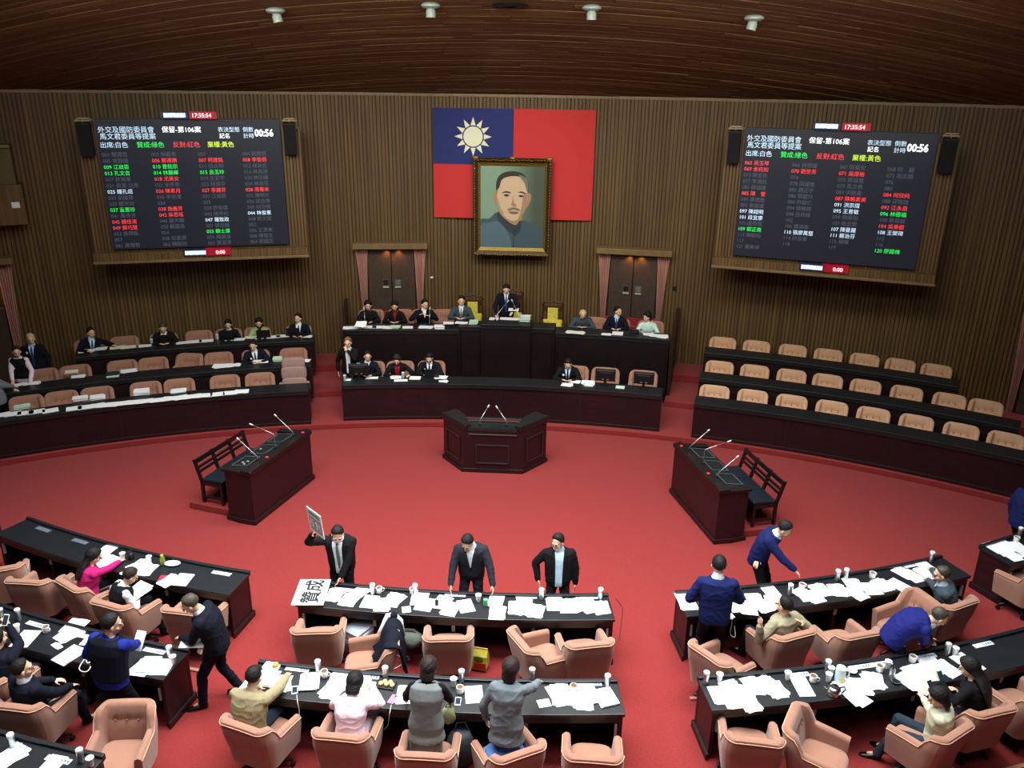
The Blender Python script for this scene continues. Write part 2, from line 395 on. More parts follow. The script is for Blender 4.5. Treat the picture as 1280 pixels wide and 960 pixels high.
# steps down from each door to the dais
for sg in (-1, 1):
    for i in range(4):
        b = MB(); b.arc(CY, 1, RW-0.16-0.16*(3-i)-0.02, RW, sg*7.85-1.75, sg*7.85+1.75, ZD+i*0.19, ZD+(i+1)*0.19); struct('floor_door_step', b, CARPET)
t = empty('presidium_bench', (0, 0, 0), 0, 'tall black stepped bench of the presidium along the curved wall', 'desk')
def pb(a0, a1, r, zt, hi):
    b = MB(); b.arc(CY, 1, r, r+0.55, a0, a1, zt-0.05, zt); part('desk_top', b, TOPB, t, bevel=0.008)
    b = MB(); b.arc(CY, 1, r+0.03, r+0.08, a0+0.02, a1-0.02, L1, zt-0.05); part('front_panel', b, mat('black_mahogany', (22, 12, 16), 0.4, 0.2, 4), t)
    b = MB(); b.arc(CY, 1, r+0.01, r+0.03, a0, a1, zt-0.12, zt-0.052); part('moulding', b, TOPB, t)
pb(-10.7, -3.2, 21.33, 1.72, 0); pb(3.2, 10.7, 21.33, 1.72, 0)
pb(-3.2, -1.72, 21.3, 1.82, 1); pb(1.62, 3.2, 21.3, 1.82, 1); pb(-1.72, 1.62, 21.18, 1.92, 2)
for a, z in ((-10.7, 1.72), (10.6, 1.72), (-3.2, 1.82), (3.1, 1.82), (-1.72, 1.92), (1.52, 1.92)):
    b = MB(); b.arc(CY, 1, 21.25, 21.85, a, a+0.1, L1, z-0.05, n=1); part('end_panel', b, MATS['black_mahogany'], t)
for sg in (-1, 1):
    b = MB(); b.arc(CY, 1, 21.4, RW-0.1, min(sg*10.78, sg*10.98), max(sg*10.78, sg*10.98), L1, 1.5, n=1, z1b=2.0); tt = part('parapet', b, mat('brown_black_wood', (36, 22, 16), 0.5), None)
    tag(tt, 'dark side screen closing the %s end of the presidium bench' % ('left' if sg < 0 else 'right'), 'screen')

def member_desk(r, a0, a1, label, n):
    t = empty('member_desk', (0, 0, 0), 0, label, 'desk', "members' curved desks")
    A = lambda *q, **k: MB().arc(CYM, -1, *q, **k)
    part('desk_top', A(r, r+0.56, a0, a1, 0.705, 0.75), TOPB, t, bevel=0.006)
    part('lip', A(r-0.02, r+0.035, a0, a1, 0.71, 0.785), TOPB, t, bevel=0.006)
    part('front_panel', A(r+0.01, r+0.05, a0+.05, a1-.05, 0.0, 0.705), MAHOG, t)
    part('plinth', A(r-0.03, r+0.01, a0, a1, 0.0, 0.09), MAHOG, t, bevel=0.006)
    part('apron', A(r+0.50, r+0.53, a0+0.1, a1-0.1, 0.60, 0.705), TOPB, t)
    w = 0.045/r/R(1)
    for a, s in ((a0, 1), (a1, -1)):
        q0, q1 = sorted((a+0.06*s, a+(0.06+w)*s))
        part('end_panel', A(r+0.01, r+0.53, q0, q1, 0.0, 0.705, n=1), MAHOG, t)
        q0, q1 = sorted((a-0.03*s, a+0.06*s))
        part('plinth', A(r-0.02, r+0.56, q0, q1, 0.0, 0.09, n=1), MAHOG, t)
    for i in range(1, n):
        a = a0+(a1-a0)*i/n
        part('divider', A(r+0.05, r+0.46, a-w/2, a+w/2, 0.0, 0.70, n=1), mat('desk_dark_inner', (16, 10, 12), 0.6), t)
        part('bracket', A(r+0.465, r+0.475, a-w/2, a+w/2, 0.46, 0.60, n=1), mat('bracket_grey', (170, 172, 170), 0.4), t)
    for a, s in ((a0, 1), (a1, -1)):
        q = a+(0.1+w)*s; part('bracket', A(r+0.50, r+0.535, min(q, q+w*s*0.6), max(q, q+w*s*0.6), 0.40, 0.58, n=1), MATS['bracket_grey'], t)
    part('modesty_inner', A(r+0.05, r+0.06, a0+.3, a1-.3, 0.0, 0.70), MATS['desk_dark_inner'], t)
    return t
member_desk(17.93, -7.15, 6.6, 'long curved black desk in the middle of the front row, strewn with papers', 4)
member_desk(17.93, -24.2, -10.25, 'long curved black desk at the left of the front row, half of it bare', 4)
member_desk(17.93, 9.7, 24.0, 'long curved black desk at the right of the front row, strewn with papers', 4)
member_desk(17.93, 26.6, 36, 'short stretch of dark desk at the right edge, across the aisle', 3)
member_desk(17.93, -36, -26.9, 'corner of a dark desk at the left edge, across the aisle', 3)
member_desk(19.72, -6.95, 6.05, 'long curved black desk in the middle of the second row, behind the first', 4)
member_desk(19.72, -24.0, -9.75, 'long curved black desk at the left of the second row, with grey folders beneath', 4)
member_desk(19.72, 8.95, 24.2, 'long curved black desk at the right of the second row, with kettle and jug', 4)
member_desk(21.5, -22.0, -9.4, 'desk at the lower left corner of the third row', 4)
member_desk(21.5, 19.9, 26.5, 'dark desk corner of the third row at the lower right', 3)
for r in (19.22, 21.02):
    for a0, a1, q in ((-6.6, 6.0, 'middle'), (-22, -10, 'left'), (9.3, 22, 'right')):
        b = MB(); b.arc(CYM, -1, r, r+0.05, a0, a1, 0.0, 0.03); o = struct('trim_2', b, mat('tan_edging', (170, 120, 96), 0.6))

# ------------------------------------------------------------------ vote boards
BOX = mat('box_slat_wood', (96, 70, 38), 0.55, 0.2, 3.0, stretch=(4, 4, 0.15), col2=(116, 90, 52))
SCR = mat('screen_dark', (27, 31, 43), 0.35, emit=0.5)
def ink(n, c, e): return mat('screen_text_'+n, c, 0.6, emit=e)
TW, TG, TR_, TY, TD = ink('white', (196, 224, 246), 0.85), ink('green', (40, 232, 90), 0.9), ink('red', (238, 60, 66), 0.9), ink('yellow', (206, 240, 60), 0.9), ink('dim', (66, 72, 86), 0.9)
TB = ink('bright', (245, 250, 255), 1.5); TT = ink('time', (255, 170, 180), 2.2)
REDB = mat('clock_red', (150, 4, 30), 0.5, emit=0.5)
BLUEB = mat('clock_blue', (24, 34, 62), 0.5, emit=0.3)
def board(sg, label, rows):
    ang = R(17)*(-sg); t = empty('vote_board', (sg*7.25, 19.4, 0), ang, label, 'display board')
    X = M.Rotation(R(90), 4, 'X')
    def T(x, y, z): return M.Translation((x, y, z)) @ X
    # timber box: shelf, sides, back, with battens over the face
    b = MB(); b.box((0, 0.66, 4.86), (4.84, 0.86, 3.0)); part('cabinet', b, WALLW, t)
    b = MB()
    x = -2.42
    while x < 2.42:
        b.box((x+0.03, 0.215, 5.0), (0.05, 0.04, 2.9)); x += 0.075
    o = part('batten', b, BOX, t); o['kind'] = 'stuff'
    b = MB(); b.box((0, 0.45, 3.42), (4.9, 0.95, 0.06)); part('shelf', b, TRIMW, t, bevel=0.01)
    b = MB()
    x = -2.44
    while x < 2.42:
        b.box((x+0.03, 0.01, 3.54), (0.05, 0.03, 0.2)); x += 0.075
    b.box((0, 0.12, 3.54), (4.84, 0.2, 0.2)); o = part('fascia', b, BOX, t)
    for x in (-1.5, 0, 1.5):
        b = MB(); b.cyl((x, 0.3, 3.36), (x, 0.3, 3.40), 0.06); part('downlight', b, mat('downlight_glow', (255, 214, 160), 0.5, emit=1.6), t)
    b = MB(); b.box((0, 0.16, 5.17), (3.99, 0.1, 2.93)); part('screen_panel', b, SCR, t, bevel=0.01)
    F = 0.104
    for (x, z, s, m, sz, sx, bo) in ((-1.95, 6.40, '外交及國防委員會', TW, 0.148, 1, 0), (-0.61, 6.40, '保留-第106案', TB, 0.146, 1, 0), (0.60, 6.40, '表決型態', TW, 0.122, 1, 0), (1.15, 6.40, '倒數', TW, 0.122, 1, 0), (-1.93, 6.255, '馬文君委員等提案', TW, 0.148, 1, 0), (0.62, 6.26, '記名', TB, 0.122, 1, 0), (1.15, 6.26, '計時', TW, 0.122, 1, 0), (1.41, 6.33, '00:56', TB, 0.22, 0.86, 0.006), (-1.95, 6.07, '出席:白色', TW, 0.14, 1, 0), (-1.18, 6.07, '贊成:綠色', TG, 0.14, 1, 0), (-0.41, 6.07, '反對:紅色', TR_, 0.14, 1, 0), (0.34, 6.07, '棄權:黃色', TY, 0.14, 1, 0)):
        text('lettering', s, sz, m, t, T(x, F, z-0.36*sz), bold=bo, sx=sx)
    cx = (-1.94, -0.90, 0.11, 1.09)
    for r_, row in enumerate(rows):
        for c_, e in enumerate(row):
            if e is None: continue
            s, col = e
            text('name_entry', s, 0.113, {'w': TW, 'g': TG, 'r': TR_, 'd': TD}[col], t, T(cx[c_], F, 5.82-r_*0.1375))
    for (zz, x0, lab, tm, tx) in ((6.72, -0.52, '現在時間', '17:35:54', 0.08), (3.60, -0.42, '發言時間', '0:00', 0.28)):
        b = MB(); b.box((x0+0.24, 0.06, zz), (0.56, 0.20, 0.15)); cb = part('clock_label', b, BLUEB, t)
        b = MB(); b.box((x0+0.24, -0.044, zz), (0.46, 0.01, 0.095)); part('lit_plate', b, ink('plate', (225, 235, 255), 1.1), cb)
        text('lettering', lab, 0.115, ink('blueprint', (120, 150, 210), 0.8), cb, T(x0+0.03, -0.052, zz-0.04))
        b = MB(); b.box((0.33, 0.06, zz), (0.58, 0.20, 0.16)); cb = part('clock_face', b, REDB, t)
        text('lettering', tm, 0.125, TT, cb, T(tx, -0.044, zz-0.045), bold=0.002)
    # column loudspeakers hang from brackets at both upper corners
    for s2 in (-1, 1):
        st = empty('column_speaker', (0, 0, 0), 0, 'black loudspeaker on the %s side of the %s vote board' % ('left' if s2 < 0 else 'right', 'left' if sg < 0 else 'right'), 'loudspeaker', 'black loudspeakers beside the vote boards')
        mw = M.Translation((sg*7.25, 19.4, 0)) @ M.Rotation(ang, 4, 'Z') @ M.Translation((s2*2.21, 0.05, 6.20)) @ M.Rotation(R(6), 4, 'X')
        st.matrix_world = mw
        b = MB(); b.box((0, 0, 0), (0.27, 0.24, 0.72)); part('cabinet', b, mat('speaker_black', (9, 10, 16), 0.6), st, bevel=0.015)
        b = MB(); b.box((0, -0.135, 0), (0.26, 0.012, 0.66)); part('grille', b, mat('speaker_cloth', (13, 14, 20), 0.9), st)
        b = MB(); b.tube([(-0.14, 0.02, 0.40), (-0.1, 0.05, 0.44), (0.12, 0.05, 0.44), (0.17, 0.15, 0.39)], 0.018); b.tube([(0, 0, 0.36), (0, 0.04, 0.44)], 0.015); b.tube([(-0.16, -0.05, 0.41), (0.16, -0.05, 0.41)], 0.014); part('bracket', b, mat('bracket_cream', (170, 160, 128), 0.5), st)
    return t
d = lambda s: (s, 'd'); g = lambda s: (s, 'g'); r = lambda s: (s, 'r'); wv = lambda s: (s, 'w')
board(-1, 'large dark electronic vote board on the left part of the curved wall', [
 [d('001 顏寬恒'), d('002 張麗善'), d('003'), d('004 劉建國')], [d('005 林靜儀'), r('006 鄭運鵬'), r('007 柯建銘'), r('008 李俊俋')],
 [g('009 江啟臣'), g('010 曾銘宗'), d('011 徐永明'), d('012 林昶佐')], [g('013 孔文吉'), g('014 林麗蟬'), g('015 呂玉玲'), d('016 林為洲')],
 [d('017 許淑華'), r('018 尤美女'), d('019 王定宇'), d('020 林岱樺')], [d('021 高潞·以用'), d('022 李彥秀'), d('023 林淑芬'), d('024 林淑芬')],
 [wv('025 鍾孔炤'), r('026 陳素月'), r('027 李麗芬'), r('028 周春米')], [d('029 劉櫂豪'), d('030 李昆澤'), d('031 江啟臣'), d('032 陳明文')],
 [d('033 鄭天財'), d('034'), d('035'), d('036 邱志偉')], [g('037 童惠珍'), r('038 施義芳'), d('039 許智傑'), d('040 何志偉')],
 [d('041 黃秀芳'), r('042 吳思瑤'), d('043 陳亭妃'), wv('044 林俊憲')], [r('045 鍾佳濱'), d('046 趙天麟'), wv('047 羅致政'), d('048 姚文智')],
 [r('049 蘇巧慧'), d('050 蘇震清'), d('051 張宏陸'), d('052')], [d('053 吳琪銘'), d('054'), g('055 賴士葆'), d('056 王惠美')],
 [d('057'), d('058 邱泰源'), d('059 楊鎮浯'), d('060 陳雪生')], [d('061 黃偉哲'), d('062 陳歐珀'), d('063 葉宜津'), d('064 郭國文')]])
board(1, 'large dark electronic vote board on the right part of the curved wall', [
 [r('065 吳玉琴'), d('066 林德福'), d('067 蔣萬安'), d('068 柯　麗')], [r('069 余宛如'), r('070 劉世芳'), r('071 吳焜裕'), d('072 高志鵬')],
 [d('073 陳宜民'), d('074'), d('075 蔡培慧'), d('076')], [d('077 李鴻鈞'), d('078 邱議瑩'), d('079 馬文君'), d('080')],
 [d('081 賴瑞隆'), d('082 趙正宇'), d('083 洪慈庸'), r('084 何欣純')], [r('085 陳　瑩'), d('086 管碧玲'), r('087 陳賴素美'), d('088 莊瑞雄')],
 [d('089 蔡適應'), d('090 許毓仁'), wv('091 洪宗熠'), r('092 江永昌')], [d('093 黃國書'), d('094 徐榛蔚'), wv('095 王育敏'), g('096 林德福')],
 [wv('097 陳超明'), d('098 呂孫綾'), d('099 簡東明'), d('100 蔡易餘')], [wv('101 段宜康'), d('102'), d('103 徐志榮'), r('104 吳秉叡')],
 [d('105 盧秀燕'), d('106 費鴻泰'), wv('107 陳曼麗'), wv('108 王榮璋')], [g('109 郭正亮'), wv('110 張廖萬堅'), wv('111 蘇治芬'), d('112')],
 [d('113 陳歐珀'), d('114 許淑華'), d('115 楊曜'), d('116')], [d('117'), d('118'), d('119'), g('120 廖國棟')], [d('121 蕭美琴'), None, None, None]])

# ------------------------------------------------------------------ flag and portrait above the dais
t = empty('flag', (0, 21.86, 0), 0, 'large red flag with blue corner and white sun behind the portrait', 'flag')
FX0, FX1, FZ0, FZ1 = -2.04, 2.04, 4.16, 6.88
b = MB(); b.box((0, 0, (FZ0+FZ1)/2), (4.08, 0.03, FZ1-FZ0)); part('red_field', b, mat('flag_red', (196, 46, 46), 0.8), t)
b = MB(); b.box((-1.02, -0.02, 6.20), (2.04, 0.012, 1.36)); part('blue_canton', b, mat('flag_blue', (30, 42, 104), 0.8), t)
WS = mat('flag_white', (228, 230, 200), 0.8)
b = MB(); b.cyl((-1.02, -0.026, 6.20), (-1.02, -0.034, 6.20), 0.245, n=40); part('sun_disc', b, WS, t)
for i in range(12):
    a = R(30*i); pl = [(0.47*sin(a), 0.47*cos(a)), (0.28*sin(a+0.24), 0.28*cos(a+0.24)), (0.28*sin(a-0.24), 0.28*cos(a-0.24))]
    b = MB(); b.prism(pl, 0.026, 0.034, m=M.Translation((-1.02, 0, 6.20)) @ M.Rotation(R(90), 4, 'X')); part('sun_ray', b, WS, t)

PW, PH = 1.98, 2.46; PC = (0.0, 21.62, 4.46)
t = empty('portrait', (0.0, 21.62, 4.49), 0, 'gilt framed painted portrait of a man in a blue high-collared jacket', 'painting')
def fr(w0, h0, w1, h1, y0, y1):
    b = MB(); b.loft([[V((sx*w/2, y, sz*h/2)) for sx, sz in ((-1, -1), (1, -1), (1, 1), (-1, 1))] for w, h, y in ((w0, h0, 0.05), (w0, h0, y0), (w1, h1, y1), (w1, h1, 0.03), (w0, h0, 0.05))]); b.f = [f for f in b.f if len(f) == 4 and max(f)-min(f) < 12][:]
    return b
def ring_frame(w0, h0, w1, h1, y0, y1, name, m, bev=0):
    b = MB(); R4 = ((-1, -1), (1, -1), (1, 1), (-1, 1)); rings = [[V((sx*w/2, y, sz*h/2)) for sx, sz in R4] for w, h, y in ((w0, h0, 0.05), (w0, h0, y0), (w1, h1, y1), (w1, h1, 0.05))]
    vs = [p for q in rings for p in q]; fs = []
    for k in range(4):
        for i in range(4): j = (i+1) % 4; k2 = (k+1) % 4; fs.append((k*4+i, k*4+j, k2*4+j, k2*4+i))
    b.add(vs, fs); return part(name, b, m, t, bevel=bev)
ring_frame(PW, PH, PW-0.26, PH-0.26, -0.12, -0.04, 'outer_frame', mat('dark_gilt', (66, 50, 26), 0.45, 0.3, 20, metal=0.5, bump=0.6, bscale=30), 0.02)
ring_frame(PW-0.24, PH-0.24, PW-0.36, PH-0.40, -0.07, -0.02, 'inner_frame', GOLD)
b = MB(); rr = random.Random(2)
for i in range(30):
    for z in (-PH/2+0.03, PH/2-0.05):
        x = -PW/2+0.06+i*(PW-0.12)/29; b.ell((x, -0.125, z+rr.uniform(-.01, .01)), (0.035, 0.02, 0.022 if z < 0 else 0.014), n=6, k=4)
for i in range(34):
    for x in (-PW/2+0.04, PW/2-0.04):
        z = -PH/2+0.06+i*(PH-0.12)/33; b.ell((x, -0.125, z), (0.016, 0.018, 0.03), n=6, k=4)
for x in (-PW/2+0.06, 0, PW/2-0.06): b.ell((x, -0.12, PH/2), (0.09, 0.03, 0.045), n=8, k=5)
o = part('carved_ornament', b, GOLD, t, smooth=True); o['kind'] = 'stuff'
CW, CH = PW-0.34, PH-0.38
b = MB(); b.box((0, 0.0, 0), (CW, 0.02, CH))
cm = mat('portrait_background', (120, 150, 124), 0.6)
cm_nt = cm.node_tree; tc = cm_nt.nodes.new('ShaderNodeTexCoord'); sp = cm_nt.nodes.new('ShaderNodeSeparateXYZ'); rp = cm_nt.nodes.new('ShaderNodeValToRGB')
cm_nt.links.new(tc.outputs['Generated'], sp.inputs[0]); cm_nt.links.new(sp.outputs[0], rp.inputs[0]); cm_nt.links.new(rp.outputs[0], cm_nt.nodes['Principled BSDF'].inputs['Base Color'])
rp.color_ramp.elements[0].color = (0.19, 0.30, 0.21, 1); rp.color_ramp.elements[1].color = (0.05, 0.07, 0.045, 1); rp.color_ramp.elements[0].position = 0.3; rp.color_ramp.elements[1].position = 0.85
canvas = part('canvas', b, cm, t)
def pt(name, pts, m, lay):
    # points in the crop's own frame: x 350..700, y 405..850
    q = [((x-525)/350*CW, (627.5-y)/445*CH) for x, y in pts]
    # smooth closed Catmull-Rom
    n = len(q); out = []
    for i in range(n):
        p0, p1, p2, p3 = q[i-1], q[i], q[(i+1) % n], q[(i+2) % n]
        for k in range(4):
            u = k/4; out.append(tuple(0.5*((2*p1[c])+(-p0[c]+p2[c])*u+(2*p0[c]-5*p1[c]+4*p2[c]-p3[c])*u*u+(-p0[c]+3*p1[c]-3*p2[c]+p3[c])*u**3) for c in (0, 1)))
    out = [(max(-CW/2, min(CW/2, x)), max(-CH/2, min(CH/2, y))) for x, y in out]
    b = MB(); y = 0.0101+0.0015*lay
    b.prism(out, y, y+0.001, m=M.Rotation(R(90), 4, 'X')); return part(name, b, m, canvas)
SK = mat('paint_skin', (196, 168, 136), 0.6); SKs = mat('paint_skin_shade', (158, 122, 94), 0.6); HR = mat('paint_hair', (30, 30, 26), 0.6); HRg = mat('paint_grey', (104, 106, 92), 0.6)
JK = mat('paint_jacket', (52, 76, 88), 0.6); JKd = mat('paint_jacket_dark', (34, 50, 60), 0.6); JKl = mat('paint_jacket_light', (74, 100, 112), 0.6)
pt('painted_jacket', [(346, 856), (346, 706), (400, 690), (452, 655), (540, 720), (575, 695), (640, 715), (682, 745), (696, 800), (698, 856)], JK, 1)
pt('painted_jacket_light', [(352, 850), (352, 730), (400, 712), (450, 705), (500, 760), (520, 856), (400, 856)], JKl, 2)
pt('painted_neck', [(455, 625), (560, 640), (580, 690), (545, 722), (500, 700), (462, 665)], SKs, 2)
pt('painted_collar', [(448, 650), (462, 668), (505, 705), (545, 724), (572, 695), (575, 745), (548, 776), (500, 752), (445, 690)], JKd, 3)
pt('painted_hair', [(440, 552), (437, 500), (452, 460), (490, 438), (545, 435), (588, 452), (610, 495), (613, 548), (598, 520), (460, 520)], HR, 2)
pt('painted_ear', [(446, 545), (430, 540), (421, 560), (428, 600), (442, 618)], SKs, 3)
pt('painted_ear', [(608, 555), (624, 552), (628, 575), (618, 605), (604, 625)], SKs, 3)
pt('painted_face', [(444, 555), (456, 515), (470, 478), (510, 462), (560, 462), (594, 484), (606, 530), (610, 580), (598, 635), (572, 680), (535, 700), (498, 688), (466, 652), (446, 600)], SK, 4)
pt('painted_temple', [(560, 452), (600, 470), (612, 520), (606, 545), (592, 500), (570, 470)], HRg, 5)
pt('painted_cheek', [(585, 560), (608, 550), (606, 610), (590, 655), (560, 690), (575, 640)], SKs, 5)
pt('painted_cheek', [(448, 575), (458, 620), (480, 660), (470, 655), (450, 610)], SKs, 5)
pt('painted_eyebrow', [(468, 552), (488, 540), (515, 545), (512, 551), (488, 548)], HR, 6)
pt('painted_eyebrow', [(556, 546), (578, 540), (596, 550), (592, 554), (576, 548)], HR, 6)
pt('painted_eye', [(478, 562), (494, 556), (510, 563), (494, 569)], HR, 6)
pt('painted_eye', [(558, 565), (574, 559), (588, 566), (574, 571)], HR, 6)
pt('painted_nose', [(528, 560), (533, 595), (548, 615), (545, 624), (526, 620), (520, 612), (526, 590)], SKs, 6)
pt('painted_moustache', [(500, 638), (535, 626), (572, 640), (560, 645), (535, 639), (510, 646)], HRg, 7)
pt('painted_mouth', [(506, 652), (535, 649), (562, 653), (554, 660), (535, 663), (514, 659)], mat('paint_mouth', (120, 76, 62), 0.6), 7)
pt('painted_seam', [(534, 776), (538, 776), (537, 856), (533, 856)], JKd, 4)
for x, y in ((543, 778), (535, 840), (546, 752)): pt('painted_button', [(x-6, y), (x, y-6), (x+6, y), (x, y+6)], HR, 6)
spot('picture_lamp', (0, 16.6, 8.3), (0, 21.8, 5.3), 300, 60, (0.96, 1, 0.94), blend=1.0)

# ------------------------------------------------------------------ speaker's rostrum in the well
def gooseneck(name, loc, pts, label, group=None, cat='microphone', parent=None):
    t = empty(name, loc, 0, label, cat, group)
    b = MB(); b.cyl((0, 0, 0), (0, 0, 0.03), 0.03, 0.025); part('base', b, BLACKP, t)
    b = MB(); b.tube(pts, 0.008, 6); part('stem', b, STEEL, t, smooth=True)
    e, f = V(pts[-1]), V(pts[-2]); dd = (e-f).normalized()
    b = MB(); b.cyl(e, e+dd*0.07, 0.014, 0.016, 8); part('head', b, mat('mic_grey', (206, 206, 200), 0.5), t, smooth=True)
    return t
t = empty('rostrum', (0, 15.45, 0), 0, 'black many-sided speaker rostrum with two microphones in the middle of the red floor', 'lectern')
ROM = mat('rostrum_wood', (30, 18, 20), 0.32, 0.15, 4)
out = [(-0.60, 0.0), (0.60, 0.0), (1.08, 0.62), (0.80, 0.84), (0.50, 0.42), (-0.50, 0.42), (-0.80, 0.84), (-1.08, 0.62)]
sh = lambda s, P: [(x*s if abs(x) > 0.55 else x*s, (y-0.35)*s+0.35) for x, y in P]
b = MB(); b.prism(out, 0.08, 0.93); part('body', b, ROM, t)
b = MB(); b.prism(sh(1.04, out), 0.0, 0.09); part('plinth', b, ROM, t, bevel=0.01)
for s in (-1, 1):
    b = MB(); b.prism([(s*0.56, -0.03), (s*1.13, 0.62), (s*0.83, 0.87), (s*0.62, 0.55), (s*0.44, 0.05)], 0.93, 1.05); part('wing_top', b, mat('rostrum_top', (22, 26, 26), 0.3), t, bevel=0.012)
b = MB(); b.add([(-0.50, -0.02, 0.93), (0.50, -0.02, 0.93), (0.50, 0.45, 0.93), (-0.50, 0.45, 0.93), (-0.50, -0.02, 1.0), (0.50, -0.02, 1.0), (0.50, 0.45, 0.96), (-0.50, 0.45, 0.96)], [(0, 3, 2, 1), (4, 5, 6, 7), (0, 1, 5, 4), (2, 3, 7, 6), (1, 2, 6, 5), (3, 0, 4, 7)]); part('desk_surface', b, GLASSD, t)
b = MB(); b.box((0, -0.02, 0.86), (0.98, 0.03, 0.025)); b.box((0, 0.46, 1.0), (1.16, 0.03, 0.04)); part('moulding', b, mat('rostrum_edge', (64, 62, 60), 0.3), t, bevel=0.006)
b = MB(); b.box((0, -0.015, 0.62), (0.66, 0.03, 0.03)); b.box((0, -0.015, 0.22), (0.66, 0.03, 0.03)); b.box((-0.33, -0.015, 0.42), (0.03, 0.03, 0.42)); b.box((0.33, -0.015, 0.42), (0.03, 0.03, 0.42)); part('panel_moulding', b, mat('rostrum_edge_dark', (44, 32, 34), 0.3), t, bevel=0.006)
for s in (-1, 1):
    m = M.Translation((s*0.84, 0.31, 0)) @ M.Rotation(s*atan2(0.62, 0.48), 4, 'Z')
    b = MB(); 
    for c_, d_ in (((0, -0.01, 0.74), (0.5, 0.03, 0.03)), ((0, -0.01, 0.22), (0.5, 0.03, 0.03)), ((-0.25, -0.01, 0.48), (0.03, 0.03, 0.54)), ((0.25, -0.01, 0.48), (0.03, 0.03, 0.54))): b.box(c_, d_, m=m)
    part('panel_moulding', b, MATS['rostrum_edge_dark'], t, bevel=0.006)
gooseneck('microphone', (-0.27, 15.60, 0.98), [(0, 0, 0), (0, 0, 0.10), (0.02, 0.02, 0.15), (0.14, 0.14, 0.34)], 'thin silver microphone on the left of the central rostrum', 'rostrum microphones')
gooseneck('microphone', (0.27, 15.60, 0.98), [(0, 0, 0), (0, 0, 0.10), (-0.03, 0.02, 0.15), (-0.19, 0.14, 0.33)], 'thin silver microphone on the right of the central rostrum', 'rostrum microphones')

